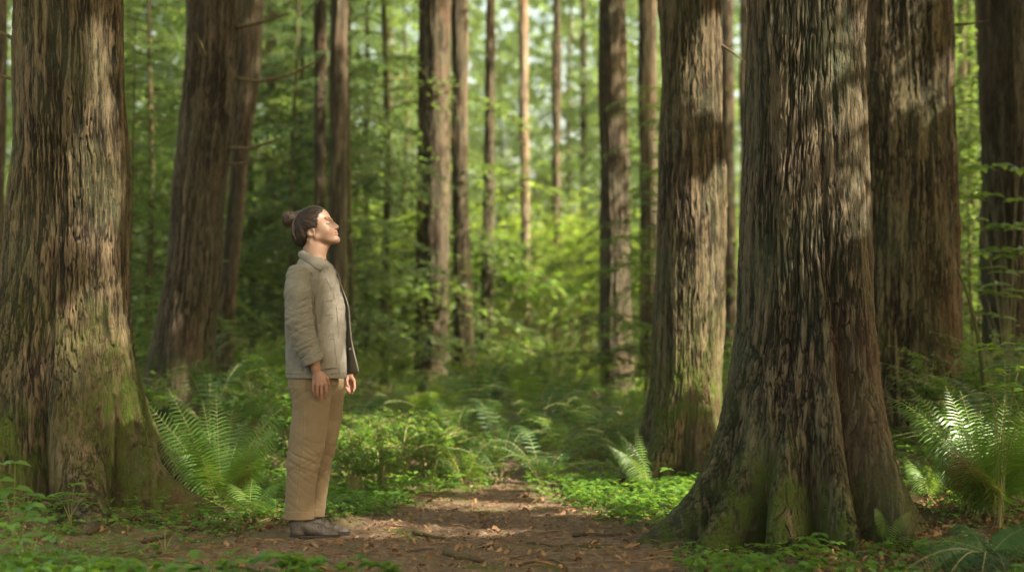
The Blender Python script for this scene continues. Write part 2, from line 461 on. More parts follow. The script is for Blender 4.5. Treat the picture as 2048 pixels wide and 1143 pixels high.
# ------------------------------------------------------------------ chosen sun spots; crown foliage is cut open along lines to them
BEAMS = []; THIN = []
def beam(px, py, D, r): BEAMS.append((WP(px, py, D), r)); THIN.append(0 if D != 7.8 else (.6 if py < 490 else .08))
for px, py, r in [(225, 50, .07), (222, 200, .09), (218, 280, .13), (218, 360, .14), (216, 430, .10), (240, 540, .08), (236, 620, .14), (228, 690, .15), (246, 760, .12), (264, 840, .10), (300, 905, .08), (120, 690, .09), (85, 800, .07)]: beam(px, py, 8.45, r)
for px, py, r in [(1434, 60, .06), (1430, 120, .09), (1432, 170, .06), (1436, 540, .05), (1434, 600, .10), (1430, 670, .13), (1430, 740, .13), (1430, 800, .10), (1420, 870, .06)]: beam(px, py, 10.65, r)
for px, py, r in [(664, 442, .02), (668, 468, .0), (650, 530, .06), (650, 580, .14), (660, 640, .14), (660, 700, .14), (660, 760, .12), (655, 820, .12), (650, 890, .10), (640, 960, .08), (640, 1020, .06), (665, 1058, .10)]:
    beam(px, py, 7.8, r)
for px, py in [(690, 1066), (730, 1060), (780, 1056), (830, 1062), (880, 1058), (930, 1062), (980, 1056), (1020, 1050), (740, 1040), (860, 1022), (900, 1026), (800, 1040), (960, 1030), (820, 1010), (900, 1005), (960, 1012), (780, 1024), (1000, 1035), (700, 1030), (940, 1045)]:
    D = (CZ - .0) * FPX / (py - HZ); beam(px, py, D, .19)
for px, py, D, r in [(1180, 955, 10.0, .22), (1250, 965, 9.8, .26), (1320, 945, 10, .24), (1300, 1000, 9.2, .28), (1230, 1020, 8.9, .24), (1370, 950, 9.8, .2), (1160, 1000, 9.5, .18), (1350, 1040, 8.6, .14),
                     (350, 800, 9.1, .24), (420, 850, 9.1, .24), (480, 880, 9.1, .22), (540, 830, 9.1, .2), (470, 960, 8.8, .2), (540, 970, 8.8, .2), (500, 1000, 8.6, .18), (400, 1000, 8.4, .12), (560, 900, 9, .12), (420, 800, 9.2, .14),
                     (1945, 850, 8.1, .16), (1960, 890, 8.1, .12), (1860, 830, 8.3, .08), (1850, 940, 8.5, .06), (2000, 690, 8.2, .12), (1700, 1080, 7.0, .05), (1900, 800, 9, .05),
                     (60, 1060, 6.2, .14), (200, 1100, 5.8, .12), (330, 1060, 7, .10), (20, 900, 8, .05), (1180, 1110, 6.6, .05),
                     (1908, 300, 11.3, .04), (1908, 620, 11.3, .04), (890, 560, 18.8, .3)]:
    beam(px, py, D, r)
rb_ = np.random.default_rng(2)
for i in range(46):
    px, D = rb_.uniform(640, 1230), rb_.uniform(10.2, 13.5); beam(px, HZ + (CZ - rb_.uniform(.1, .7)) * FPX / D, D, rb_.uniform(.10, .26))
for i in range(0):
    px, D = rb_.uniform(250, 560), rb_.uniform(10.0, 13); beam(px, HZ + (CZ - rb_.uniform(.2, .9)) * FPX / D, D, rb_.uniform(.08, .22))
BP = np.array([b[0] for b in BEAMS]); BR = np.array([b[1] for b in BEAMS]); SDIR = np.array(sd)
def carve(V, F):
    """drop leaflets that would stand in a beam"""
    C = V[F].mean(1)
    keep = np.ones(len(C), bool); soft = np.random.default_rng(len(C)).random(len(C))
    for p, r, th in zip(BP, BR, THIN):
        d = C - p; s = d @ SDIR
        dd = np.linalg.norm(d - s[:, None] * SDIR, axis=1)
        keep &= ~((dd < r + (.09 if th else .08)) & (s > .6) & ~(soft < th))
    F = F[keep]; return V, F

rng = np.random.default_rng(11)
HIGH = [branch(1.0, rng, .30, .085, .85) for _ in range(6)]
def high_crown(parent, org, z0, z1, L0, L1, nb, mat, rg, do_carve=True):
    (sv, sf), (lv, lf) = crown_data(z0, z1, L0, L1, nb, rg, lib=HIGH)
    if do_carve:
        Vw, lf = carve(lv + np.asarray(org), lf)
    c = link('crown', make_mesh('crown', lv, lf, mat, smooth=False), parent)
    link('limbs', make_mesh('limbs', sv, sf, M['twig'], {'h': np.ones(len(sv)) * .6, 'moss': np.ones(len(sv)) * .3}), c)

def big_tree(label, D, prof, mat, roots=(), crown=None, group=None, **kw):
    V, F, at, org, info = trunk_data(D, prof, roots, **kw)
    t = empty('conifer_tree', org, label, 'tree', group)
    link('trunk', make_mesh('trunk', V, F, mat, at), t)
    if crown:
        rg = np.random.default_rng(int(D * 100))
        zt, cx, rr = info
        off = np.array([np.interp(crown[0], zt, cx) - org[0], 0, -org[2]])
        high_crown(t, org, crown[0] , crown[1], crown[2], crown[3], crown[4], M['needle'], rg)
    return t, org, info

LT, LTo, LTi = big_tree('massive brown conifer with sunlit furrowed bark left of the woman', 8.7,
    [(0, 18, 248), (150, 18, 247), (300, 19, 250), (450, 13, 256), (571, 7, 261), (650, 3, 267), (700, 0, 272), (760, -4, 280), (800, -4, 284), (880, -6, 286), (1060, -8, 290)],
    M['bark'], roots=[(-8, .30, .19, 15), (-66, .34, .28, 15), (-98, -.16, .8, 6), (-132, .30, .42, 15), (-172, .2, .3, 15), (-36, -.12, .5, 6), (40, .3, .3, 22), (100, .35, .3, 20), (160, .4, .3, 22)],
    crown=(7, 14, 2.6, 1.4, 70), nth=640, dz=.0055, ztop=3.05, seed=1, moss=(1.3, .40), bark=1.15)
RT, RTo, RTi = big_tree('huge cedar with wide flaring roots right of the path', 7.75,
    [(0, 1491, 1734), (150, 1490, 1732), (300, 1489, 1733), (450, 1484, 1735), (571, 1480, 1738), (640, 1477, 1741), (700, 1471, 1746), (760, 1464, 1750), (800, 1458, 1756), (900, 1450, 1764), (1000, 1446, 1766), (1090, 1446, 1766)],
    M['bark_red'], roots=[(190, .44, .33, 13), (220, .36, .34, 12), (250, .30, .40, 11), (282, .24, .5, 10), (318, .20, .5, 10), (352, .25, .34, 15), (300, -.17, .75, 5), (234, -.12, .6, 5), (267, -.08, .4, 4), (204, -.08, .35, 5), (335, -.07, .4, 5), (40, .3, .3, 20), (95, .4, .3, 20), (140, .4, .3, 20)],
    crown=(6.5, 14, 2.6, 1.4, 70), nth=720, dz=.005, ztop=2.85, seed=2, moss=(.95, .30), bark=1.1)
big_tree('reddish conifer with bright sunlit strip between path and cedar', 10.8,
    [(0, 1318, 1441), (200, 1316, 1443), (350, 1315, 1444), (571, 1309, 1446), (700, 1305, 1447), (780, 1302, 1448), (840, 1296, 1450), (900, 1290, 1452), (960, 1288, 1452), (1000, 1286, 1452)],
    M['bark'], roots=[(186, .22, .22, 18), (228, .24, .24, 16), (-68, .20, .28, 16), (-8, .14, .2, 18), (-100, -.05, .4, 6), (60, .2, .2, 20), (130, .2, .2, 20)],
    crown=(7.5, 14, 2.2, 1.2, 60), nth=420, dz=.008, ztop=3.5, seed=3, moss=(1.5, .45), bark=1.0)
big_tree('broad shaded conifer standing behind the flaring cedar', 11.5,
    [(0, 1690, 1902), (200, 1690, 1905), (400, 1688, 1910), (600, 1684, 1914), (750, 1676, 1916), (850, 1668, 1922), (950, 1662, 1930)],
    M['bark'], roots=[(-20, .12, .2, 20), (-60, .16, .2, 20), (230, .16, .25, 20), (90, .2, .2, 20)],
    crown=(7.5, 14, 2.4, 1.2, 60), nth=420, dz=.009, ztop=3.7, seed=4, moss=(.5, .35), bark=1.3)
big_tree('slightly leaning grey conifer behind the left fern', 13.0,
    [(0, 374, 479), (150, 363, 471), (300, 350, 462), (450, 336, 450), (571, 323, 441), (680, 308, 434), (760, 296, 432), (850, 286, 436)],
    M['bark_far'], roots=[(200, .15, .2, 22), (-20, .1, .2, 22), (-80, .14, .2, 22)],
    crown=(8, 15, 2.2, 1.2, 60), nth=220, dz=.025, ztop=4.2, seed=5, moss=(.7, .5), bark=1.3)
big_tree('leaning brown trunk close behind the grey leaning conifer', 16.0,
    [(0, 478, 527), (150, 472, 520), (300, 463, 500), (450, 452, 486), (571, 441, 474), (700, 428, 466), (800, 420, 466)],
    M['bark_far'], crown=(9, 16, 2.2, 1.2, 30), nth=120, dz=.05, ztop=5, seed=6, bark=1.2)
big_tree('straight brown conifer trunk nearest to the right of the woman', 19.0,
    [(0, 844, 901), (200, 845, 900), (400, 847, 899), (571, 848, 897), (700, 844, 896), (780, 839, 895), (840, 836, 897)],
    M['bark_far'], crown=(10, 18, 2.4, 1.2, 30), nth=140, dz=.05, ztop=6, seed=7, bark=1.4)
big_tree('straight brown conifer beyond the path left of the reddish one', 17.0,
    [(0, 1198, 1252), (200, 1197, 1254), (400, 1200, 1260), (600, 1200, 1264), (750, 1198, 1268), (850, 1195, 1276)],
    M['bark_far'], crown=(9, 17, 2.2, 1.2, 30), nth=140, dz=.05, ztop=5.5, seed=8, bark=1.3)
big_tree('dark wide conifer at the right edge of the picture', 14.0,
    [(0, 1960, 2056), (200, 1962, 2058), (400, 1964, 2062), (600, 1966, 2068), (800, 1964, 2076)],
    M['bark_far'], crown=(8, 15, 2.2, 1.2, 50), nth=160, dz=.04, ztop=4.6, seed=9, bark=1.2)
big_tree('dark conifer cut off at the left edge of the picture', 14.5,
    [(0, -60, 14), (400, -62, 12), (800, -70, 14)],
    M['bark_far'], crown=(8, 15, 2.2, 1.2, 50), nth=120, dz=.05, ztop=4.6, seed=10, bark=1.2)
# farther trunks, blurred
FAR = [
 ('pale sunlit slender trunk behind the leaning conifers', 21, [(0, 530, 555), (200, 531, 553), (420, 530, 550), (800, 526, 550)], 'bark_pale'),
 ('slim brown trunk left of a thicker grey one', 17.2, [(0, 627, 654), (200, 627, 653), (420, 628, 652), (800, 626, 656)], 'bark_far'),
 ('grey trunk rising behind the head of the woman', 16.6, [(0, 660, 698), (200, 658, 696), (420, 656, 694), (800, 650, 694)], 'bark_far'),
 ('dark thin trunk half hidden behind the straight brown conifer', 19.8, [(0, 838, 858), (300, 834, 856), (500, 831, 853), (800, 826, 852)], 'bark_far'),
 ('brown trunk just right of the straight brown conifer', 19.4, [(0, 903, 938), (200, 904, 936), (500, 906, 940), (650, 908, 948), (820, 906, 958)], 'bark_far'),
 ('thin dark trunk in the middle gap left of the pale one', 20.5, [(0, 972, 990), (300, 968, 990), (500, 964, 986), (800, 958, 986)], 'bark_far'),
 ('pale sunlit thin trunk in the brightest middle gap', 24, [(0, 1036, 1057), (300, 1038, 1058), (560, 1044, 1062), (800, 1044, 1064)], 'bark_pale'),
 ('thin dark trunk right of the pale middle one', 25, [(0, 1106, 1122), (300, 1104, 1122), (560, 1104, 1122), (800, 1100, 1122)], 'bark_far'),
 ('grey trunk half hidden left of the reddish sunlit conifer', 20, [(0, 1276, 1314), (300, 1278, 1314), (560, 1280, 1314), (800, 1278, 1318)], 'bark_far'),
 ('brown trunk in the gap between reddish conifer and cedar', 21, [(0, 1440, 1468), (300, 1442, 1470), (560, 1444, 1474), (800, 1440, 1476)], 'bark_far'),
 ('dark trunk touching the left outline of the cedar', 20, [(0, 1480, 1504), (300, 1480, 1504), (800, 1476, 1506)], 'bark_far'),
 ('very thin dark trunk to the right of the woman', 22, [(300, 728, 738), (480, 726, 738), (800, 722, 738)], 'bark_far'),
 ('slim dark trunk between the straight brown one and the woman', 28, [(0, 772, 786), (400, 772, 786), (800, 770, 788)], 'bark_far'),
 ('slim grey trunk just left of the head of the woman', 30, [(0, 592, 606), (400, 592, 606), (800, 590, 606)], 'bark_far'),
 ('thin trunk right of centre standing behind bright shrubs', 30, [(0, 1160, 1172), (400, 1160, 1174), (800, 1158, 1176)], 'bark_far'),
 ('dark trunk behind the broad shaded conifer at its right side', 18, [(0, 1915, 1930), (400, 1917, 1934), (800, 1918, 1940)], 'bark_far'),
 ('faint grey trunk between left cedar and leaning conifer', 30, [(0, 252, 270), (300, 250, 268), (800, 246, 268)], 'bark_far'),
]
for lab, D, prof, mt in FAR:
    big_tree(lab, float(D), prof, M[mt], crown=(7 + D * .12, 10 + D * .28, 2.2, 1.2, 16), nth=48, dz=.12, ztop=8, zfull=18, seed=D, bark=1.6)

# unseen trees added right of the picture; their carved crowns shape shade and sunbeams
def clear_spot(x, y):
    best = None
    for dx in np.linspace(-1.2, 1.2, 9):
        for dy in np.linspace(-1.2, 1.2, 9):
            p = np.array([x + dx, y + dy]); v2 = SDIR[:2] / np.linalg.norm(SDIR[:2]); d = p - BP[:, :2]; t = d @ v2
            c = np.sum((np.abs(d[:, 0] * v2[1] - d[:, 1] * v2[0]) < BR + .2) & (t > 0)) + .05 * (dx * dx + dy * dy)
            if p[0] > .33 * max(p[1], 0) + .9 and (best is None or c < best[0]): best = (c, p)
    return best[1]
for i, (x, y) in enumerate([tuple(clear_spot(*q)) for q in [(4.6, 2.6), (7.2, .6), (10.4, 2.8), (6.4, 6.6), (9.2, 6.4), (12.2, 7.4), (7.4, 10.2), (3.2, .4), (5.6, 9.4), (9.8, 9.2), (7.6, 4.0), (5.6, 4.6), (8.6, 7.9)]]):
    rg = np.random.default_rng(100 + i)
    g0 = float(gz(x, y))
    t = empty('conifer_tree', (x, y, g0), 'unseen conifer added outside the right edge to shade the scene', 'tree', 'added shade conifers right of the picture')
    zz = np.linspace(-.2, 13, 14); r = .17 * (1 - zz / 20)
    V, F = tube(np.stack([0 * zz, 0 * zz, zz], -1), r, 24)
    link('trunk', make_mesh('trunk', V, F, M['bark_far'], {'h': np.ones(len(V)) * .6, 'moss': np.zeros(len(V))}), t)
    high_crown(t, (x, y, g0), 5.0, 12.5, 3.0, 1.8, 320, M['needle'], rg)

# dead twigs sticking out of trunks are parts of nothing that moves apart: build them as branches of their own tree
def dead_branch(parent_org, pts, r0, name='dead_branch', parent=None):
    V, F = tube(np.asarray(pts) - parent_org, np.linspace(r0, r0 * .35, len(pts)), 6)
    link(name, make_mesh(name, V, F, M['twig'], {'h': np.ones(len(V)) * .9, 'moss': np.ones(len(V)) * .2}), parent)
byl = {o['label']: o for o in bpy.data.objects if o.get('category') == 'tree'}
def tb(key): return next(o for l, o in byl.items() if l.startswith(key))
def db(key, D, pix, r0):
    t = tb(key); o = np.array(t.location)
    ctrl = np.array([WP(a, b, D + c) for a, b, c in pix])
    tt = np.linspace(0, len(ctrl) - 1, 4 * len(ctrl)); k = np.arange(len(ctrl))
    dead_branch(o, np.stack([np.interp(tt, k, ctrl[:, q]) for q in range(3)], -1), r0, 'dead_branch', t)
db('slightly leaning', 13, [(468, 55, 0), (500, 50, -.1), (540, 40, -.15), (578, 26, -.2)], .022)
db('slightly leaning', 13, [(462, 155, 0), (520, 163, -.1), (580, 150, -.2), (640, 120, -.3)], .022)
db('slightly leaning', 13, [(450, 296, 0), (500, 297, -.1), (552, 280, -.2)], .022)
db('slightly leaning', 13, [(445, 326, 0), (480, 328, -.1), (522, 318, -.2)], .018)
db('slightly leaning', 13, [(408, 110, -.25), (400, 88, -.35), (390, 66, -.45)], .03)
db('reddish conifer', 10.8, [(1440, 88, 0), (1470, 108, -.1), (1494, 128, -.15)], .010)
db('broad shaded', 11.5, [(1900, 50, 0), (1940, 48, -.1), (1982, 40, -.2)], .012)
db('massive brown', 8.7, [(28, 78, .1), (5, 66, .1), (-30, 55, .1)], .014)
db('massive brown', 8.7, [(24, 158, .1), (5, 152, .1), (-30, 140, .1)], .012)

# ------------------------------------------------------------------ young hemlocks filling the gaps (each a tree)
def young_tree(h, z0, L0, nb, rg, mat, dens=1.0, leaf=.055):
    lib = [branch(1.0, rg, rg.uniform(.2, .4), leaf / L0, dens) for _ in range(5)]
    st, lv = crown_data(z0, h, L0, .35, nb, rg, lib=lib)
    zz = np.linspace(-.2, h + .2, 10)
    V, F = tube(np.stack([.04 * np.sin(zz), .03 * np.cos(zz * 1.3), zz], -1), np.linspace(.006 * h, .003, 10), 8)
    one = lambda k, n: {'h': np.full(n, k), 'moss': np.full(n, .4)}
    return (make_mesh('trunk', V, F, M['twig'], one(.5, len(V))), make_mesh('crown', lv[0], lv[1], mat, smooth=False),
            make_mesh('limbs', st[0], st[1], M['twig'], one(.5, len(st[0]))))
rg = np.random.default_rng(3)
YV = [young_tree(8.5, .5, 2.3, 105, rg, M['needle'], .9, .10), young_tree(10.5, 1.0, 2.8, 115, rg, M['needle'], .85, .12),
      young_tree(6.5, .4, 1.9, 80, rg, M['needle_grey'], .9, .09), young_tree(13, 1.5, 3.0, 120, rg, M['needle_grey'], .8, .13),
      young_tree(3.0, .3, 1.0, 45, rg, M['needle'], .9, .06)]
def put_young(v, px, D, label, group, s=1.0, mat=None):
    x = X(px, D); g0 = float(gz(x, D))
    t = empty('young_hemlock', (x, D, g0), label, 'tree', group); SEEN.append((t, 'blurred young hemlock', px, D))
    t.scale = (s, s, s); t.rotation_euler = (0, 0, float(rg.uniform(0, 6.28)))
    tr, cr, li = YV[v]
    link('trunk', tr, t); c = link('crown', cr, t); link('limbs', li, c)
G1 = 'young hemlocks filling the gaps between the far trunks'
LYOUNG = 'young green hemlock out of focus among the far trunks'
spots = [(0, 300, 17), (1, 210, 21), (4, 268, 14), (0, 600, 20.5), (2, 700, 17.5), (0, 770, 20), (1, 560, 27), (3, 700, 29), (2, 905, 21), (3, 930, 34), (1, 1140, 31), (1, 810, 26),
         (0, 1000, 30), (0, 1290, 22), (3, 1250, 29), 
         (1, 1940, 19), (0, 1960, 16.5), (3, 2050, 22), (4, 1945, 15), (1, 420, 24), (0, 500, 21), (3, 300, 29), (1, 120, 26), (2, 590, 18.5), 
         (1, 860, 38), (3, 640, 40), (1, 1340, 36), (3, 480, 36), (1, 1900, 26), (3, 1800, 34), (4, 1290, 15.5), 
         (3, 780, 47), (1, 560, 48), (3, 380, 42), (3, 1450, 44), (1, 900, 58), (3, 1240, 56), (1, 700, 60)]
for v, px, D in spots:
    put_young(v, px, D, LYOUNG, G1, rg.uniform(.85, 1.15))

# far-off wood: one mass
rg = np.random.default_rng(8)
n = 75000
D = rg.uniform(48, 80, n); xx = rg.uniform(-30, 34, n); zz = rg.uniform(0, 1, n) ** 1.1 * 24
P = np.stack([xx, D, zz], -1)
dn = fbm(P * np.array([.22, .1, .18]), 3)
keep = dn > -.45 + .30 * np.exp(-((xx - 1.5) / 10) ** 2) * sst(2, 8, zz) - .6 * (1 - sst(0, 4, zz))
keep &= noise(P * np.array([1.7, .04, 1.7]) + 7) > -.52 + .36 * np.exp(-((xx - 1.0) / 16) ** 2) * sst(1.5, 6, zz)
keep &= (noise(P * np.array([1.1, .15, 1.1]) + 40) > -.18) | (zz < 3.5)
P = P[keep]; n = len(P)
a = unit(rg.normal(size=(n, 3))) * rg.uniform(.22, .52, n)[:, None]; b = unit(np.cross(a, rg.normal(size=(n, 3)))) * rg.uniform(.12, .28, n)[:, None]
P[:, 2] += gz(P[:, 0], P[:, 1])
V = np.stack([P - a, P + b, P + a, P - b], 1).reshape(-1, 3)
tag(link('distant_woods', make_mesh('distant_woods', V, np.arange(len(V)).reshape(-1, 4), M['needle'], smooth=False)), kind='stuff')
# ------------------------------------------------------------------ leaves, ferns, shrubs
def leaf_faces(P, d, nrm, L, W, fold=.18, curl=.12):
    """ovate leaves with a midrib fold; all arrays (n,3)/(n,)"""
    d = unit(d); s = unit(np.cross(d, nrm)); u = np.cross(s, d)
    L = L[:, None]; W = W[:, None]
    b = P; m = P + d * L * .5 + u * L * .02; t = P + d * L - u * L * curl
    l1 = P + d * L * .22 + s * W * .42 + u * W * fold; l2 = P + d * L * .62 + s * W * .38 + u * (W * fold - L * curl * .4)
    r1 = P + d * L * .22 - s * W * .42 + u * W * fold; r2 = P + d * L * .62 - s * W * .38 + u * (W * fold - L * curl * .4)
    V = np.stack([b, m, t, l1, l2, r1, r2], 1).reshape(-1, 3)
    o = (np.arange(len(P)) * 7)[:, None]
    Q = np.concatenate([o + [0, 3, 4, 1], o + [0, 1, 6, 5]]); T = np.concatenate([o + [1, 4, 2], o + [1, 2, 6]])
    return V, Q, T

def frond_data(a, c, b, plen, npair=38, up=(0, 0, 1), droop=.25, seed=0, wf=.095, base=.14):
    """sword-fern frond along a quadratic curve; returns rachis (V,F) and pinnae V,F"""
    rg = np.random.default_rng(seed)
    pts = bez(a, c, b, 24); t = np.linspace(0, 1, 24)
    L = np.sum(np.linalg.norm(np.diff(pts, axis=0), axis=1))
    ra = tube(pts, np.linspace(.0035, .0008, 24) * L / .7, 5)
    T = unit(np.gradient(pts, axis=0))
    q = np.linspace(base, .985, npair)
    p = np.stack([np.interp(q, t, pts[:, k]) for k in range(3)], -1); tt = unit(np.stack([np.interp(q, t, T[:, k]) for k in range(3)], -1))
    up = np.asarray(up, float); side = unit(np.cross(tt, up)); nn = np.cross(side, tt)
    prof = plen * np.clip(np.minimum((q - base) / .16 * .45 + .55, 1), 0, 1) * np.clip(1 - ((q - .35) / .66).clip(0) ** 1.7, .06, 1)
    Vs, Fs = [], []
    s = np.array([0, .12, .4, .7, 1.0]); wd = np.array([.5, 1, .85, .55, .05])
    for sg in (-1, 1):
        ln = prof * rg.uniform(.88, 1.08, npair)
        d = unit(side * sg + tt * (.28 + .5 * q[:, None] ** 2) + nn * rg.normal(.05, .10, (npair, 1)) )
        dr = np.array([0, 0, -1.]) * droop
        cen = p[:, None] + d[:, None] * (ln[:, None] * s)[..., None] + dr * (ln[:, None] * s ** 2)[..., None]
        wv = unit(tt + d * .1)[:, None] * ((ln * wf + .0015)[:, None] * wd * .5)[..., None]
        A = cen + wv; B = cen - wv
        V = np.stack([A, B], 2).reshape(npair, -1, 3)
        o = (np.arange(npair) * 10)[:, None, None]
        k = (np.arange(4) * 2)[None, :, None]
        F = (o + k + np.array([0, 1, 3, 2])).reshape(-1, 4)
        Vs.append((V.reshape(-1, 3), F))
    return ra, join(Vs)
def frond(a, c, b, plen, parent, mat='fern', **kw):
    ra, (V, F) = frond_data(a, c, b, plen, **kw)
    f = link('frond', make_mesh('frond', *join2(ra, (V, F)), [M['stipe'], M[mat]], midx=[0] * len(ra[1]) + [1] * len(F)), parent)
    return f
def join2(A, B):
    V, F = join([A, B]); return V, F

def fern_at(px, py, D, label, tips, plen=.085, mat='fern', group=None, npair=38):
    """tips: (px, py, dD, bulge up) targets for each frond tip"""
    x = X(px, D); g0 = float(gz(x, D)); base = np.array([x, D, g0 + .01])
    t = empty('sword_fern', base, label, 'fern', group)
    for i, tp in enumerate(tips):
        tx, ty, dd, bul = tp[:4]; m = tp[4] if len(tp) > 4 else mat
        b = WP(tx, ty, D + dd) - base
        L = np.linalg.norm(b)
        mid = b * .42 + np.array([0, 0, 1.]) * bul * L
        outw = unit(np.array([b[0], b[1], 0.]))
        up = np.array([0, 0, 1.]) - outw * .9 if bul < .2 else np.array([0, 0, 1.]) + outw * 0
        if bul >= .2 and b[0] ** 2 > b[1] ** 2: up = np.array([0, -.75, .75])
        if bul < .13: up = np.array([0, -1., .35])            # nearly upright: the blade faces sideways
        frond(rng.normal(size=3) * np.array([.015, .015, 0]), mid, b, plen * (.8 + .4 * L), t, m, npair=npair, up=up, droop=.25 if bul < .2 else .6, seed=i + int(px))
    return t

fern_at(440, 950, 8.95, 'bright green sword fern between the left conifer and the woman', [
    (288, 800, .0, .12), (336, 775, .05, .10), (432, 782, .10, .06, 'fern_pale'), (405, 800, .25, .08), (572, 808, -.05, .24), (576, 832, .10, .26), (556, 858, -.15, .20),
    (586, 888, .05, .18, 'fern_pale'), (540, 905, -.25, .16, 'fern'), (300, 870, -.1, .2), (360, 830, -.3, .12), (500, 830, .35, .22), (380, 880, -.35, .14), (325, 850, .4, .2), (470, 790, .45, .12), (515, 905, -.1, .22, 'deadfrond'), (505, 890, -.22, .14)],
    plen=.125, npair=27)
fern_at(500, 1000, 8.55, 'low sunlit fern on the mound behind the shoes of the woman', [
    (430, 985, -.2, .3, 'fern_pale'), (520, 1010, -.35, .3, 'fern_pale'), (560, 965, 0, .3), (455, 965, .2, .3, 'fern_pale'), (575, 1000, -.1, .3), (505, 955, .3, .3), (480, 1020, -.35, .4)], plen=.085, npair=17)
fern_at(1985, 985, 7.9, 'tall lush sword fern at the right edge beside the cedar', [
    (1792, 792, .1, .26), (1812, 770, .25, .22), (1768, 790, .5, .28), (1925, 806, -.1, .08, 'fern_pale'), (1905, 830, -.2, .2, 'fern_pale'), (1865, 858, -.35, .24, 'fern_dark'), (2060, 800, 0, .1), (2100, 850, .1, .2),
    (2010, 790, .2, .06), (1960, 820, .3, .08), (2090, 900, -.2, .2), (1850, 905, -.1, .2), (1885, 800, .45, .14), (2040, 830, -.25, .08), (1945, 860, -.35, .1), (1920, 780, .5, .1), (1870, 880, .3, .2, 'fern_dark'), (2050, 870, -.3, .14), (1990, 850, -.4, .08), (2120, 780, .4, .15), (1830, 850, .15, .22), (1900, 900, -.5, .2, 'deadfrond'), (1970, 790, -.1, .06), (1890, 770, .3, .14), (2000, 900, -.5, .12), (1940, 930, -.5, .2), (2075, 830, -.2, .1)],
    plen=.13, npair=30)
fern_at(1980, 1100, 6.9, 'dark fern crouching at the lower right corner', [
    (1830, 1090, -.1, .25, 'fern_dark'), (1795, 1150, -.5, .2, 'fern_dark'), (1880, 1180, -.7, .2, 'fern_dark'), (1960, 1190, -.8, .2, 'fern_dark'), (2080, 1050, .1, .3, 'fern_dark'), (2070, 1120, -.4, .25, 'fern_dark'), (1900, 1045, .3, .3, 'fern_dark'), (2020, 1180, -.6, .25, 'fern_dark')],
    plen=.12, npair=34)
fern_at(1858, 985, 8.4, 'small pale fern between the cedar root and the tall fern', [
    (1808, 925, .1, .3, 'fern_pale'), (1850, 915, -.1, .2, 'fern_pale'), (1890, 935, .1, .3), (1825, 950, -.2, .3, 'fern_pale'), (1870, 950, -.25, .3), (1800, 905, .25, .2)], plen=.07, npair=22)
fern_at(1775, 1060, 7.35, 'single small frond in front of the right cedar root', [(1752, 1012, -.1, .1, 'fern_pale'), (1826, 1020, -.05, .3, 'fern_pale'), (1748, 1015, .0, .4)], plen=.045, npair=20)
fern_at(1300, 905, 10.1, 'fern leaning on the mossy foot of the reddish conifer', [
    (1235, 862, .1, .25), (1268, 838, .1, .2), (1215, 890, 0, .3), (1240, 905, -.3, .3), (1200, 875, .4, .3, 'fern_pale')], plen=.075, npair=26)

# generic ferns sharing fronds
def gen_fern(seed, nf, L, mat, plen):
    rg = np.random.default_rng(seed); out = []
    for i in range(nf):
        az = i * 2.4 + rg.uniform(-.3, .3); el = rg.uniform(.35, 1.15); l = L * rg.uniform(.75, 1.1)
        h = np.array([math.cos(az), math.sin(az), 0.])
        b = h * l * math.cos(el) * .95 + np.array([0, 0, l * math.sin(el) * .62])
        mid = h * l * math.cos(el) * .35 + np.array([0, 0, l * math.sin(el) * .75 + .1 * l])
        ra, pv = frond_data(np.zeros(3), mid, b, plen, npair=20, seed=seed * 50 + i, up=np.array([0, 0, 1.]) - h * .5, wf=.13)
        V, F = join2(ra, pv)
        out.append(make_mesh('frond', V, F, [M['stipe'], M[mat]], midx=[0] * len(ra[1]) + [1] * len(pv[1])))
    return out
GF = [gen_fern(1, 13, .85, 'fern', .10), gen_fern(2, 11, .75, 'fern_pale', .09), gen_fern(3, 14, .95, 'fern_dark', .11), gen_fern(4, 9, .55, 'fern', .07)]
rg = np.random.default_rng(21)
def put_fern(v, px, D, label, group, s=1.0):
    x = X(px, D); g0 = float(gz(x, D))
    t = empty('sword_fern', (x, D, g0), label, 'fern', group); t.scale = (s,) * 3
    if label.startswith('blurred'): SEEN.append((t, 'blurred sword fern', px, D))
    t.location.z -= .02; t.rotation_euler = (0, 0, float(rg.uniform(0, 6.28)))
    for f in GF[v]: link('frond', f, t)
GA = 'ferns closing off the end of the path'
for v, px, D, s, lab in [(2, 1000, 12.2, 1.0, 'arching fern in the middle where the path ends'), (2, 1075, 12.8, 1.1, 'fern with raised fronds right of the path end'), (1, 1120, 11.9, .9, 'pale fern low at the right end of the path'),
                    (0, 905, 12.6, 1.0, 'green fern at the left end of the path'), (2, 1000, 10.9, .8, 'dark fern nearest to the path end'), (0, 930, 10.7, .75, 'bright low fern on the left side of the path end'), (2, 1085, 10.8, .8, 'dark low fern on the right side of the path end'), (2, 1190, 12.4, 1.0, 'fern in front of the straight brown trunk')]:
    put_fern(v, px, D, lab, GA, s)
GB = 'ferns deep in the undergrowth'
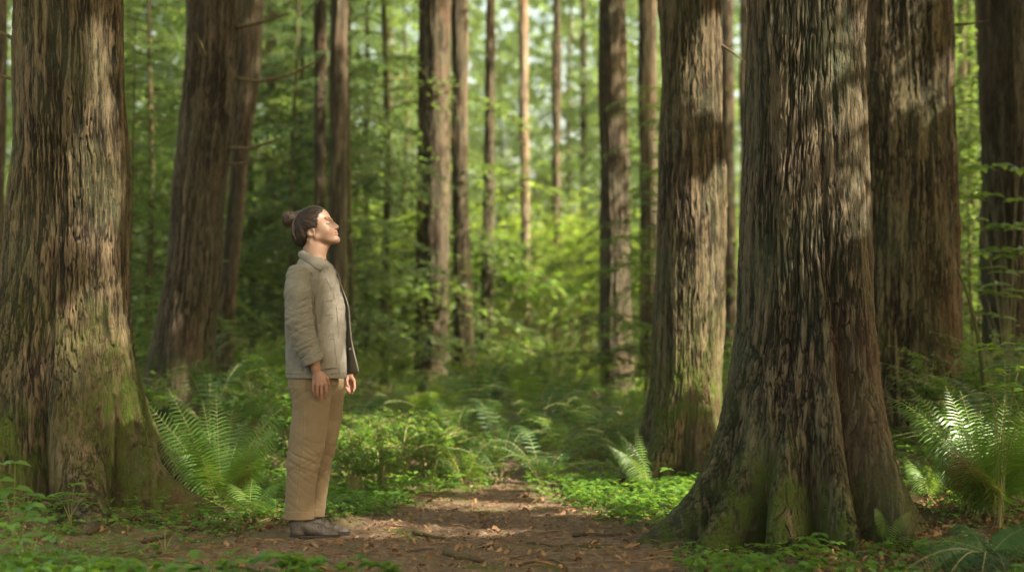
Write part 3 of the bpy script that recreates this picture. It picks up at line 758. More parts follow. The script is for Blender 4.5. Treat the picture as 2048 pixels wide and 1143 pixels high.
for v, px, D, s in [(0, 850, 13.2, 1.1), (1, 780, 12.5, .9), (2, 960, 14, 1.2), (0, 1045, 14.5, 1.2), (2, 1130, 14, 1.2), (1, 1190, 14.6, 1), (0, 1260, 14, 1.1), (2, 1250, 12.2, .9), (0, 1500, 13, 1), (2, 700, 12, 1.0), (2, 620, 11.4, 1.0), 
                    (2, 420, 12.2, 1.1), (1, 480, 11.3, 1), (0, 540, 12.2, 1.1), (0, 890, 15.5, 1.2), (1, 800, 15.5, 1.1), (2, 1080, 16.5, 1.3), (0, 1480, 15.5, 1.2), (0, 1930, 10.5, 1.1), (2, 2010, 10, 1.1), (1, 1860, 10.2, .8), (2, 1950, 12.6, 1.2), (2, 2060, 9, 1), (0, 30, 12, 1.1), (2, 120, 12, 1.1),
                    (1, 1010, 17.5, 1.2), (2, 930, 18, 1.3), (0, 560, 14, 1.2), (2, 700, 14.2, 1.2), (0, 1180, 17, 1.2), (2, 380, 15, 1.2)]:
    put_fern(v, px, D, 'blurred sword fern deep in the undergrowth', GB, s * rg.uniform(.9, 1.1))

# leafy shrubs
def shrub_data(h, rad, nst, leaf, seed, per=34):
    rg = np.random.default_rng(seed); st = []; P = []; Dd = []; Nn = []
    for i in range(nst):
        az = rg.uniform(0, 6.28); l = h * rg.uniform(.6, 1.05); o = rad * rg.uniform(.25, 1)
        hh = np.array([math.cos(az), math.sin(az), 0.])
        pts = bez(np.zeros(3) + hh * .03, hh * o * .25 + np.array([0, 0, l * .8]), hh * o + np.array([0, 0, l * rg.uniform(.75, 1.0)]), 9)
        st.append(tube(pts, np.linspace(.006, .002, 9), 4))
        for k in range(3):                                     # side twigs
            q = rg.uniform(.35, .85); p0 = pts[int(q * 8)]; a2 = az + rg.uniform(-1.6, 1.6); l2 = l * rg.uniform(.2, .42)
            e = p0 + np.array([math.cos(a2), math.sin(a2), .35]) * l2
            tp = bez(p0, (p0 + e) / 2 + np.array([0, 0, .1 * l2]), e, 6); st.append(tube(tp, np.linspace(.003, .0012, 6), 4))
            m = per // 4; s = rg.uniform(.1, 1, m)
            c = p0 + (e - p0) * s[:, None]; sg = rg.choice([-1, 1], m)
            P.append(c); Dd.append(unit(np.stack([-sg * math.sin(a2) + .6 * math.cos(a2), sg * math.cos(a2) + .6 * math.sin(a2), rg.normal(-.05, .25, m)], -1))); Nn.append(np.array([0, 0, 1.]) + rg.normal(size=(m, 3)) * .3)
        m = per // 3; s = rg.uniform(.3, 1, m); c = np.stack([np.interp(s, np.linspace(0, 1, 9), pts[:, k]) for k in range(3)], -1); a3 = rg.uniform(0, 6.28, m)
        P.append(c); Dd.append(np.stack([np.cos(a3), np.sin(a3), 0 * a3 + .1], -1)); Nn.append(np.array([0, 0, 1.]) + rg.normal(size=(m, 3)) * .3)
    P = np.concatenate(P); Dd = np.concatenate(Dd); Nn = np.concatenate(Nn); L = leaf * rg.uniform(.6, 1.2, len(P))
    return join(st), leaf_faces(P, Dd, Nn, L, L * .62)
def shrub_mesh(h, rad, nst, leaf, seed, mat, per=34):
    (sv, sf), (lv, q, t) = shrub_data(h, rad, nst, leaf, seed, per)
    return (make_mesh('stems', sv, sf, M['stipe']), make_mesh('leaves', lv, [q, t], M[mat], smooth=False))
SV = [shrub_mesh(.75, .45, 16, .06, 1, 'cover'), shrub_mesh(1.3, .7, 20, .07, 2, 'cover'), shrub_mesh(2.4, 1.2, 26, .10, 3, 'cover', 44), shrub_mesh(.45, .35, 14, .045, 4, 'cover'), shrub_mesh(1.0, .6, 20, .055, 5, 'cover', 44), shrub_mesh(3.4, 1.6, 30, .12, 6, 'broad', 48)]
rg = np.random.default_rng(31)
SH = [.75, 1.3, 2.4, .45, 1.0, 3.4]
def put_shrub(v, px, D, label, group, s=1.0):
    if D < 21:                                                # keep the trunk feet in view, as in the picture
        lim = 650
        for a, b, py in ((780, 960, 800), (1150, 1310, 800), (250, 480, 720), (560, 780, 720), (960, 1150, 640)):
            if a < px < b: lim = py if D < 19 else 690
        if D < 13 and 600 < px < 960: lim = 815
        hm = Z(lim, D) - float(gz(X(px, D), D)); s = max(.25, min(s, hm / SH[v]))
    x = X(px, D); g0 = float(gz(x, D))
    t = empty('leafy_shrub', (x, D, g0), label, 'shrub', group); SEEN.append((t, 'blurred leafy shrub', px, D)); t.scale = (s,) * 3; t.rotation_euler = (0, 0, float(rg.uniform(0, 6.28)))
    link('stems', SV[v][0], t); link('leaves', SV[v][1], t)
GS = 'blurred leafy shrubs of the undergrowth'
for v, px, D, s in [(0, 690, 10.6, 1), (0, 740, 10.9, 1), (0, 800, 11.4, .9), (4, 700, 12.6, 1), (0, 850, 11.9, .7), (3, 800, 10.9, 1), (3, 860, 11.2, 1), (3, 900, 11.4, .9), (3, 760, 10.2, 1), (3, 710, 10, 1),
                    (2, 1090, 19, 1), (2, 1140, 20, 1), (2, 1040, 21, 1), (2, 1180, 19.5, .9), (1, 1100, 17, 1.1), (1, 1150, 16, 1.1), (1, 1020, 17.5, 1.1), (5, 1100, 24, 1), (5, 1010, 26, 1), (5, 1170, 26, 1), (1, 950, 18, 1.1), (2, 960, 22, 1),
                    (2, 730, 18, 1), (1, 700, 16, 1.1), (1, 780, 17, 1.1), (5, 760, 24, 1), (2, 570, 17, .9), (1, 520, 15, 1.1), (1, 600, 14.5, 1.1), (1, 270, 15, 1.0), (4, 300, 12.4, 1), (4, 470, 13.6, 1), (1, 250, 15, 1), (0, 520, 11.4, 1), (0, 590, 10.8, 1),
                    (2, 1290, 20, .9), (1, 1280, 16, 1), (4, 1290, 13, 1), (4, 1230, 13.4, 1), (4, 1200, 15, 1), (1, 1480, 17, 1.1), (4, 1470, 13, 1), (2, 1470, 22, 1), (4, 1490, 11.8, .8),
                    (2, 1950, 16.5, 1), (1, 1940, 13, 1.1), (2, 1990, 19, 1), (1, 2030, 11.5, 1.1), (4, 1940, 11.4, 1), (4, 1860, 10.8, .8), (1, 2070, 12.6, 1.1), (2, 1940, 21, 1), (5, 1930, 27, 1),
                    (4, 960, 16.6, 1), (4, 1060, 17.4, 1), (5, 880, 27, 1), (5, 560, 27, 1), (5, 480, 25, .9), (5, 650, 29, 1), (5, 1240, 28, 1), (5, 1400, 27, 1), (5, 1480, 30, 1)]:
    put_shrub(v, px, D, 'blurred leafy shrub among the undergrowth', GS, s * rg.uniform(.9, 1.1))

# single small plants that can be told apart
def small_plant(px, py, D, tops, label, leaf=.05, group=None, name='seedling', per=5, mat='cover'):
    x = X(px, D); g0 = float(gz(x, D)); base = np.array([x, D, g0])
    t = empty(name, base, label, 'plant', group); rg = np.random.default_rng(int(px * 3 + py))
    st, A, B, C, Ls = [], [], [], [], []
    for (tx, ty, dd) in tops:
        e = WP(tx, ty, D + dd) - base
        pts = bez(rg.normal(size=3) * np.array([.01, .01, 0]), e * np.array([.3, .3, .8]), e, 9); st.append(tube(pts, np.linspace(.0028, .0012, 9), 4))
        nl = per
        for q, k in [(1.0, nl), (.72, 2)]:
            p = pts[int(q * 8)]
            for j in range(k):
                a = j * 6.283 / k + rg.uniform(-.4, .4)
                A.append(p); B.append([math.cos(a), math.sin(a), rg.uniform(-.15, .2)]); C.append([rg.normal() * .2, rg.normal() * .2 - .25, 1]); Ls.append(leaf * rg.uniform(.7, 1.15))
    sv, sf = join(st); link('stem', make_mesh('stem', sv, sf, M['stipe']), t)
    lv, q, tr = leaf_faces(np.array(A), np.array(B), np.array(C), np.array(Ls), np.array(Ls) * .6)
    link('leaves', make_mesh('leaves', lv, [q, tr], M[mat]), t)
GP = 'seedlings around the trunks'
small_plant(140, 1010, 7.9, [(150, 968, 0), (128, 985, -.05), (175, 990, .03), (110, 992, 0)], 'leafy seedling in front of the mossy left trunk', .055, GP)
small_plant(1275, 1000, 9.2, [(1292, 962, 0), (1255, 985, 0), (1235, 975, .1), (1280, 990, -.1)], 'seedling with round leaves left of the cedar root', .055, GP)
small_plant(1340, 980, 9.4, [(1335, 938, 0), (1362, 955, 0), (1310, 958, .05), (1352, 975, -.1)], 'tallest seedling in the sunlit patch by the reddish conifer', .06, GP)
small_plant(1630, 1105, 7.1, [(1610, 1075, 0), (1640, 1068, 0), (1672, 1085, -.05), (1600, 1090, -.1), (1655, 1100, -.15)], 'seedling with broad leaves at the front root of the cedar', .05, GP)
small_plant(1660, 1050, 7.3, [(1650, 1018, 0), (1690, 1028, 0)], 'tiny two-stemmed seedling against the cedar bark', .035, GP, per=3)
small_plant(1465, 1130, 6.7, [(1450, 1105, 0), (1490, 1118, 0), (1430, 1120, -.1)], 'low seedling on bare soil below the cedar', .045, GP)
small_plant(1370, 1110, 7.1, [(1378, 1085, 0), (1360, 1098, 0)], 'small sprout left of the cedar roots', .035, GP, per=4)
small_plant(2000, 900, 7.7, [(1990, 742, 0), (1975, 700, .05), (2030, 688, 0), (2040, 735, .1), (2060, 790, 0), (2015, 770, -.1), (2050, 700, .1), (1968, 690, 0), (1985, 770, .1)], 'tall airy bush with bright leaflets above the tall fern', .08, None, 'leafy_bush', 5, 'broad')
small_plant(2020, 760, 12.4, [(1925, 340, 0), (1960, 335, .1), (2000, 332, 0), (2040, 340, .1), (1940, 395, 0), (1980, 390, -.1), (2030, 400, 0), (1950, 440, .1), (2000, 452, 0), (2045, 450, -.1), (1925, 500, 0), (1965, 508, .1), (2010, 515, 0), (2050, 500, 0), (1930, 560, 0), (1990, 570, .1)], 'bright leafy sapling in front of the dark conifer at the right edge', .13, None, 'leafy_sapling', 7, 'broad')
small_plant(60, 1090, 6.3, [(20, 1050, 0), (70, 1040, 0), (105, 1075, -.1), (40, 1080, -.2), (-10, 1070, 0), (90, 1040, .1)], 'clump of broad leaves in the lower left corner', .07, None, 'seedling', 5)
small_plant(30, 1000, 6.6, [(30, 925, 0), (70, 990, 0), (0, 960, 0), (-20, 930, 0), (60, 1010, -.1), (10, 985, -.2)], 'blurred bush of oval leaves over the left edge', .075, None, 'leafy_bush', 4)
small_plant(330, 1075, 7.2, [(330, 1045, 0), (365, 1055, 0), (300, 1060, 0)], 'flat seedling left of the fallen twigs', .04, GP, per=4)
small_plant(900, 985, 10.2, [(890, 972, 0), (905, 968, 0)], 'little green sprout in the middle of the path', .07, GP, per=5)
small_plant(770, 1143, 6.3, [(760, 1128, 0), (790, 1133, 0)], 'sprout at the bottom edge below the woman', .045, GP, per=4)

# ------------------------------------------------------------------ ground cover and litter (nobody could count them)
rg = np.random.default_rng(77)
def scatter_cover(n, x0, x1_, y0, y1_, leaf, thr, hmax, pm=.25):
    x = rg.uniform(x0, x1_, n); y = rg.uniform(y0, y1_, n)
    pm_ = pathmask(x, y); dn = fbm(np.stack([x * 1.3, y * 1.3, 0 * x], -1), 3)
    k = (pm_ < pm) & (dn > thr); k |= (pm_ < .95) & (dn > .62) & (rg.random(n) < .25)
    for o, rad in ((LTo, .5), (RTo, .55)): k &= np.hypot(x - o[0], y - o[1]) > rad
    k &= ~((np.hypot(x + .92, y - 7.92) < .42) & (rg.random(n) < 2))
    x, y = x[k], y[k]; n = len(x); z = gz(x, y); hh = hmax * rg.uniform(.15, 1, n) ** 1.3
    P, Dd, Nn, L, S = [], [], [], [], []
    for j in range(5):
        a = j * 1.257 + rg.uniform(0, 6.28, n); kk = rg.random(n) < .75
        c = np.stack([x + np.cos(a) * .01, y + np.sin(a) * .01, z + hh], -1)[kk]
        P.append(c); Dd.append(np.stack([np.cos(a), np.sin(a), rg.normal(.05, .22, n)], -1)[kk]); Nn.append((np.array([0, 0, 1.]) + rg.normal(size=(n, 3)) * .25)[kk]); L.append((leaf * rg.uniform(.5, 1.25, n))[kk])
    P = np.concatenate(P); Dd = np.concatenate(Dd); Nn = np.concatenate(Nn); L = np.concatenate(L)
    return leaf_faces(P, Dd, Nn, L, L * .62)
parts = [scatter_cover(5200, -3.2, 3.4, 4.6, 8.2, .038, -.06, .07), scatter_cover(9000, -4.5, 4.5, 8.0, 12.5, .042, -.25, .11, .35), scatter_cover(9000, -8, 8, 12, 24, .075, -.5, .26, .6), scatter_cover(900, .35, 1.3, 8.6, 10.6, .048, -.3, .12, .55),
         scatter_cover(1500, -1.9, -.65, 8.5, 10.4, .035, -.5, .08, .5), scatter_cover(1500, -2.3, -.5, 4.6, 6.4, .065, -.08, .12, 1.1), scatter_cover(900, .7, 2.6, 5.2, 7.2, .05, -.2, .07, 1.1)]
o = 0; VV, QQ, TT = [], [], []
for V, Q, T in parts: VV.append(V); QQ.append(Q + o); TT.append(T + o); o += len(V)
tag(link('ground_cover', make_mesh('ground_cover', np.concatenate(VV), [np.concatenate(QQ), np.concatenate(TT)], M['cover'], smooth=False)), kind='stuff')

# needles, bark crumbs, leaf bits
n = 90000
x = rg.uniform(-3.2, 3.4, n); y = rg.uniform(4.8, 12, n)
k = (pathmask(x, y) > rg.random(n) * .9) | (rg.random(n) < .35)
x, y = x[k], y[k]; n = len(x); z = gz(x, y) + .006 + rg.uniform(0, .008, n)
a = rg.uniform(0, 6.28, n); L = np.where(rg.random(n) < .6, rg.uniform(.008, .03, n), rg.uniform(.006, .018, n)); W = np.where(rg.random(n) < .6, .0016, L * .45)
d = np.stack([np.cos(a), np.sin(a), rg.normal(0, .22, n)], -1); s = np.stack([-np.sin(a), np.cos(a), rg.normal(0, .5, n)], -1)
P = np.stack([x, y, z], -1); dv = d * (L / 2)[:, None]; sv_ = s * (W / 2)[:, None]
V = np.stack([P - dv, P + sv_, P + dv, P - sv_], 1).reshape(-1, 3)
tws = [(V, np.arange(len(V)).reshape(-1, 4))]
for i in range(420):
    x0_, y0_ = rg.uniform(-2.8, 3.0), rg.uniform(5.2, 10.5); l_ = rg.uniform(.05, .28); a_ = rg.uniform(0, 6.28); t_ = np.linspace(0, 1, 5)
    px_ = x0_ + np.cos(a_ + t_ * rg.uniform(-.8, .8)) * l_ * t_; py_ = y0_ + np.sin(a_) * l_ * t_
    tws.append(tube(np.stack([px_, py_, gz(px_, py_) + .008 + .02 * rg.random() * np.sin(t_ * 3.1)], -1), rg.uniform(.0012, .0035) * np.array([.4, 1, .9, .7, .2]), 4))
V, Ftw = join(tws)
tag(link('forest_litter', make_mesh('forest_litter', V, Ftw, M['litter'], smooth=False)), kind='stuff')
n = 1500
x = np.concatenate([rg.uniform(-2.6, 2.4, n), rg.uniform(1.3, 2.7, 1800), rg.uniform(-1.9, -1.0, 400)]); y = np.concatenate([rg.uniform(5.2, 10.5, n), rg.uniform(6.3, 8.4, 1800), rg.uniform(8.2, 9.2, 400)]); n = len(x)
a = rg.uniform(0, 6.28, n); L = rg.uniform(.015, .05, n)
V, Q, T = leaf_faces(np.stack([x, y, gz(x, y) + .012], -1), np.stack([np.cos(a), np.sin(a), rg.normal(0, .3, n)], -1), np.array([0, 0, 1.]) + rg.normal(size=(n, 3)) * .5, L, L * .7, .5, .5)
tag(link('dead_leaves', make_mesh('dead_leaves', V, [Q, T], M['litter'], smooth=False)), kind='stuff')

# sticks and stumps
def stick(pix, r0, label, name='fallen_stick', cat='stick', group=None, mat='twig', lift=.012, r1=.4, n=8):
    ctrl = []
    for (px, py) in pix:
        D = 7.5
        for _ in range(12): D = (CZ - float(gz(X(px, D), D)) - lift) * FPX / (py - HZ)
        ctrl.append([X(px, D), D, float(gz(X(px, D), D)) + lift])
    ctrl = np.array(ctrl); k = np.arange(len(ctrl)); tt = np.linspace(0, len(ctrl) - 1, 6 * len(ctrl))
    P = np.stack([np.interp(tt, k, ctrl[:, q]) for q in range(3)], -1); P += noise(P * 9)[:, None] * .008
    rr_ = r0 * np.linspace(1, r1, len(P)); rr_[0] *= .3; rr_[-1] *= .2; V, F = tube(P, rr_, n)
    V = V + noise(V * 60)[:, None] * r0 * .15
    o0 = ctrl[0]; e = link(name, make_mesh(name, V - o0, F, M[mat], {'h': np.full(len(V), .45), 'moss': np.full(len(V), .1)}), loc=o0)
    tag(e, label, cat, group)
SG = 'fallen sticks and twigs on the path'
stick([(888, 1104), (915, 1110), (945, 1116), (968, 1122)], .022, 'thick dark stick lying at the bottom of the path', group=SG, r1=.35)
stick([(828, 1062), (850, 1068), (893, 1075)], .016, 'dark curved stick on the sunlit part of the path', group=SG, r1=.35)
stick([(282, 1082), (330, 1072), (365, 1060)], .010, 'pale twig below the left fern', group=SG)
stick([(175, 1024), (215, 1028), (262, 1034), (320, 1045), (400, 1058)], .020, 'long weathered root-like stick before the left trunk', group=SG, r1=.3)
stick([(355, 1080), (385, 1058), (412, 1038)], .005, 'thin twig crossing the pale one', group=SG)
stick([(1320, 1075), (1350, 1095), (1390, 1112), (1470, 1125)], .009, 'long curved twig below the cedar roots', group=SG)
stick([(695, 1100), (730, 1108), (752, 1098)], .006, 'forked twig right of the shoes', group=SG)
stick([(812, 1100), (870, 1098)], .005, 'short straight twig in the middle of the path', group=SG)
stick([(1050, 1082), (1110, 1090), (1150, 1088)], .007, 'thin twig on the right half of the path', group=SG)
stick([(1145, 1070), (1180, 1066), (1230, 1072)], .011, 'short dark stick near the left cedar root', group=SG)
stick([(430, 1136), (480, 1130), (520, 1141)], .012, 'brown stick at the bottom edge left of the path', group=SG)
stick([(600, 1128), (640, 1122), (700, 1131)], .004, 'fine twig on the soil below the shoes', group=SG)
stick([(960, 1088), (990, 1094)], .008, 'stubby bark piece right of the dark stick', group=SG)
stick([(1030, 1128), (1100, 1120), (1140, 1132)], .006, 'bent twig at the bottom edge of the path', group=SG)
def post(px, ytop, ybot, wpx, D, label, lean=0):
    x = X(px, D); g0 = float(gz(x, D)); h = Z(ytop, D) - g0; r = wpx / 2 / FPX * D
    zz = np.linspace(-.1, h, 14); V, F = tube(np.stack([lean * zz, 0 * zz, zz], -1), r * (1.25 - .25 * zz / h), 20)
    top = np.arange(len(V) - 20, len(V)); V[top, 2] += rg.uniform(-.06, .08, 20)
    V = V * (1 + .0 * V); V += (noise(V * np.array([14, 14, 3])) * .02)[:, None] * np.array([1, 1, 0])
    c = len(V); V = np.concatenate([V, [[lean * h, 0, h - .05]]])
    tri = np.stack([top, np.roll(top, -1), np.full(20, c)], -1)
    o = link('broken_stump', make_mesh('broken_stump', V, [F, tri], M['bark_far'], {'h': np.full(len(V), .3), 'moss': np.full(len(V), .3)}), loc=(x, D, g0))
    tag(o, label, 'stump')
post(996, 778, 860, 26, 15.5, 'dark broken stump standing beyond the path end')
post(1078, 838, 870, 34, 14.5, 'low reddish rotten stump among the ferns')
a_, b2 = WP(1140, 832, 16), WP(1196, 786, 16.6)
V, F = tube(bez(a_ - a_, (b2 - a_) * .5 + np.array([0, 0, .02]), b2 - a_, 10), np.linspace(.06, .05, 10), 10)
tag(link('leaning_log', make_mesh('leaning_log', V, F, M['bark_far'], {'h': np.full(len(V), .7), 'moss': np.full(len(V), .3)}), loc=a_), 'fallen log leaning up behind the ferns beyond the path', 'log')
a_, b2 = WP(1975, 850, 10.5), WP(1915, 540, 10.6)
V, F = tube(bez(a_ - a_, WP(1965, 640, 10.4) - a_, b2 - a_, 12), np.linspace(.022, .008, 12), 8)
tag(link('bent_mossy_stem', make_mesh('bent_mossy_stem', V, F, M['twig'], {'h': np.full(len(V), .5), 'moss': np.full(len(V), 1.)}), loc=a_), 'bent mossy stem behind the tall fern at right', 'dead stem')

# surface roots creeping out of the big trunks, half buried
def surface_root(tree, org, pts, r0):
    k = np.arange(len(pts)); t = np.linspace(0, len(pts) - 1, 34); pp = np.array(pts, float)
    P = np.stack([np.interp(t, k, pp[:, 0]), np.interp(t, k, pp[:, 1])], -1)
    for _ in range(4): P[1:-1] = (P[:-2] + 2 * P[1:-1] + P[2:]) / 4
    P = np.stack([P[:, 0], P[:, 1], gz(P[:, 0], P[:, 1]) - r0 * .15 + .012 * np.sin(t * 3.1)], -1)
    V, F = tube(P, r0 * np.linspace(1, .15, 34), 14); V = V + (noise(V * 26) * r0 * .25)[:, None]
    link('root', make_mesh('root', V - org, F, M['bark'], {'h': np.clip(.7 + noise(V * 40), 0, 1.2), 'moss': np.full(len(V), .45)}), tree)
surface_root(RT, RTo, [(.95, 7.55), (.7, 7.4), (.45, 7.42), (.2, 7.3), (-.05, 7.33)], .035)
surface_root(RT, RTo, [(1.15, 7.35), (1.0, 7.1), (.8, 6.9), (.62, 6.82)], .028)
surface_root(RT, RTo, [(1.55, 7.2), (1.6, 6.9), (1.5, 6.6), (1.56, 6.35)], .026)
surface_root(LT, LTo, [(-2.0, 8.35), (-1.8, 8.1), (-1.55, 8.0), (-1.3, 7.8), (-1.25, 7.6)], .032)
surface_root(LT, LTo, [(-2.4, 8.2), (-2.25, 7.9), (-2.3, 7.6), (-2.1, 7.3)], .03)
# ------------------------------------------------------------------ the walker (signed-distance sculpting, in photo pixels)
WD = 7.92; S0 = WD / FPX                                   # metres per pixel at her distance
W_ORG = np.array([X(640, WD), WD, Z(1072, WD)])
def tw(P):                                                 # (px, lateral, py) -> local metres
    P = np.asarray(P, float)
    return np.stack([(P[..., 0] - 640) * S0, P[..., 1] * S0, (1072 - P[..., 2]) * S0], -1)
class Field:
    """distance field on a grid whose axes are px, lateral, -py"""
    def __init__(s, x0, x1, y0, y1, p0, p1, st):
        s.st = st; s.o = np.array([x0, y0, -p1], float)
        s.n = (np.array([x1 - x0, y1 - y0, p1 - p0]) / st).astype(int) + 1
        s.f = np.full(s.n, 60., np.float32)
    def blk(s, lo, hi, m):
        lo = np.array([lo[0], lo[1], -hi[2]], float) - m; hi_ = np.array([hi[0], hi[1], -s._l2], float) + m
        return lo, hi_
    def region(s, pts, m):
        pts = np.asarray(pts, float); q = np.stack([pts[:, 0], pts[:, 1], -pts[:, 2]], -1)
        a = np.maximum(np.floor((q.min(0) - m - s.o) / s.st).astype(int), 0); b = np.minimum(np.ceil((q.max(0) + m - s.o) / s.st).astype(int) + 1, s.n)
        if np.any(b <= a): return None
        ax = [s.o[i] + s.st * np.arange(a[i], b[i]) for i in range(3)]
        G = np.meshgrid(*ax, indexing='ij'); return tuple(slice(a[i], b[i]) for i in range(3)), np.stack(G, -1)
    def add(s, d, sl, k, sub=False):
        f = s.f[sl]
        if sub: d = -d; h = np.clip(.5 + .5 * (d - f) / max(k, 1e-3), 0, 1); s.f[sl] = f * (1 - h) + d * h + k * h * (1 - h)
        else: h = np.clip(.5 - .5 * (d - f) / max(k, 1e-3), 0, 1); s.f[sl] = f * (1 - h) + d * h - k * h * (1 - h)
    def cone(s, a, b, r1, r2, k=3, sub=False):
        a = (a[0], a[2], a[1]); b = (b[0], b[2], b[1])       # given as (px, py, lateral)
        m = max(r1, r2) + 2 * k + 4; g = s.region([a, b], m)
        if g is None: return
        sl, G = g; A = np.array([a[0], a[1], -a[2]], float); B = np.array([b[0], b[1], -b[2]], float); ab = B - A
        t = np.clip(((G - A) @ ab) / (ab @ ab + 1e-9), 0, 1)
        d = np.linalg.norm(G - A - t[..., None] * ab, axis=-1) - (r1 + (r2 - r1) * t)
        s.add(d, sl, k, sub)
    def chain(s, pts, rs, k=3):
        for i in range(len(pts) - 1): s.cone(pts[i], pts[i + 1], rs[i], rs[i + 1], k)
    def ell(s, c, r, tilt=0, yaw=0, k=3, sub=False):
        """ellipsoid: radii forward, lateral, up; tilt = nose-up rotation in degrees"""
        c = (c[0], c[2], c[1]); m = max(r) + 2 * k + 4; g = s.region([c], m)
        if g is None: return
        sl, G = g; q = G - np.array([c[0], c[1], -c[2]]); ct, st_ = math.cos(R(tilt)), math.sin(R(tilt))
        u = q[..., 0] * ct + q[..., 2] * st_; w = -q[..., 0] * st_ + q[..., 2] * ct; v = q[..., 1]
        if yaw: cy, sy = math.cos(R(yaw)), math.sin(R(yaw)); u, v = u * cy + v * sy, -u * sy + v * cy
        e = np.stack([u / r[0], v / r[1], w / r[2]], -1); k0 = np.linalg.norm(e, axis=-1) + 1e-6; k1 = np.linalg.norm(e / np.array(r), axis=-1) + 1e-6
        s.add(k0 * (k0 - 1) / k1, sl, k, sub)
    def stack(s, rows, k=3, shear=0.0, lat=0.0, pw=2.0, sub=False, off=0.0):
        """rows (py, xl, xr, halfwidth[, lateral centre]) -> body of stacked ellipses"""
        rows = sorted(rows); py = np.array([r[0] for r in rows], float)
        cx = np.array([(r[1] + r[2]) / 2 for r in rows]); a = np.array([(r[2] - r[1]) / 2 for r in rows]); b = np.array([r[3] for r in rows], float)
        ly = np.array([r[4] if len(r) > 4 else lat for r in rows], float)
        pts = [(c - q - 4, l - w_ - 4, p) for p, c, q, w_, l in zip(py, cx, a, b, ly)] + [(c + q + 4, l + w_ + 4, p) for p, c, q, w_, l in zip(py, cx, a, b, ly)]
        g = s.region(pts, 4 + 2 * k)
        sl, G = g; p = -G[..., 2]; I = lambda v: np.interp(p, py, v)
        A, B = I(a) + off, I(b) + off; u = (G[..., 0] - I(cx) + shear * (G[..., 1] - I(ly))) / A; v = (G[..., 1] - I(ly)) / B
        d = ((np.abs(u) ** pw + np.abs(v) ** pw) ** (1 / pw) - 1) * np.minimum(A, B)
        cap = np.maximum(py[0] - p, p - py[-1]); d = np.maximum(d, cap)
        s.add(d, sl, k, sub)
    def G(s):
        ax = [s.o[i] + s.st * np.arange(s.n[i]) for i in range(3)]; return np.meshgrid(*ax, indexing='ij')
    def mesh(s, f=None):
        f = s.f if f is None else f
        ins = f < 0; n = f.shape
        c = [(i, j, k) for i in (0, 1) for j in (0, 1) for k in (0, 1)]
        cut = lambda a, o: a[o[0]:n[0] - 1 + o[0], o[1]:n[1] - 1 + o[1], o[2]:n[2] - 1 + o[2]]
        cnt = sum(cut(ins, o).astype(np.int8) for o in c); act = (cnt > 0) & (cnt < 8)
        I = np.argwhere(act); vid = np.full(act.shape, -1, np.int64); vid[act] = np.arange(len(I))
        val = {o: f[I[:, 0] + o[0], I[:, 1] + o[1], I[:, 2] + o[2]] for o in c}
        acc = np.zeros((len(I), 3)); w_ = np.zeros(len(I))
        for o in c:
            for ax in range(3):
                if o[ax] == 0:
                    o2 = list(o); o2[ax] = 1; o2 = tuple(o2); a, b = val[o], val[o2]; x = (a < 0) != (b < 0)
                    t = np.where(x, a / np.where(x, a - b, 1), 0); p = np.tile(np.array(o, float), (len(I), 1)); p[:, ax] = t
                    acc += p * x[:, None]; w_ += x
        V = (I + acc / w_[:, None]) * s.st + s.o
        Fs = []
        for ax in range(3):
            u, v = (ax + 1) % 3, (ax + 2) % 3
            sh = [slice(None)] * 3; sh2 = [slice(None)] * 3; sh[ax] = slice(0, n[ax] - 1); sh2[ax] = slice(1, n[ax])
            A = ins[tuple(sh)]; B = ins[tuple(sh2)]; E = np.argwhere(A != B)
            ok = (E[:, u] > 0) & (E[:, v] > 0) & (E[:, u] < n[u] - 1) & (E[:, v] < n[v] - 1); E = E[ok]
            fl = A[E[:, 0], E[:, 1], E[:, 2]]
            def at(du, dv):
                q = E.copy(); q[:, u] -= du; q[:, v] -= dv; return vid[q[:, 0], q[:, 1], q[:, 2]]
            Q = np.stack([at(0, 0), at(1, 0), at(1, 1), at(0, 1)], -1); Q[~fl] = Q[~fl][:, ::-1]
            Fs.append(Q)
        F = np.concatenate(Fs); F = F[(F >= 0).all(1)]
        V = np.stack([V[:, 0], V[:, 1], -V[:, 2]], -1)       # back to (px, lateral, py)
        return V, F[:, ::-1]
def vnormals(V, F):
    a = V[F[:, 2]] - V[F[:, 0]]; b = V[F[:, 3]] - V[F[:, 1]]; n = np.cross(a, b); out = np.zeros_like(V)
    for k in range(4):
        for q in range(3): out[:, q] += np.bincount(F[:, k], n[:, q], len(V))
    return unit(out)
def relax(V, F, it=2, lam=.5):
    e = np.concatenate([F[:, [0, 1]], F[:, [1, 2]], F[:, [2, 3]], F[:, [3, 0]]]); e = np.concatenate([e, e[:, ::-1]])
    c = np.bincount(e[:, 0], minlength=len(V)).clip(1)
    for _ in range(it):
        m = np.stack([np.bincount(e[:, 0], V[e[:, 1], q], len(V)) for q in range(3)], -1) / c[:, None]; V = V + (m - V) * lam
    return V
def sdf_obj(name, V, F, mat, parent, disp=None, it=2, attrs=None):
    V = relax(V, F, it)
    if disp is not None:
        nn = vnormals(tw(V), F); nn = np.stack([nn[:, 0], nn[:, 1], -nn[:, 2]], -1)
        V = V + nn * disp(V)[:, None]
    return link(name, make_mesh(name, tw(V), F, mat, attrs(V) if attrs else None), parent)

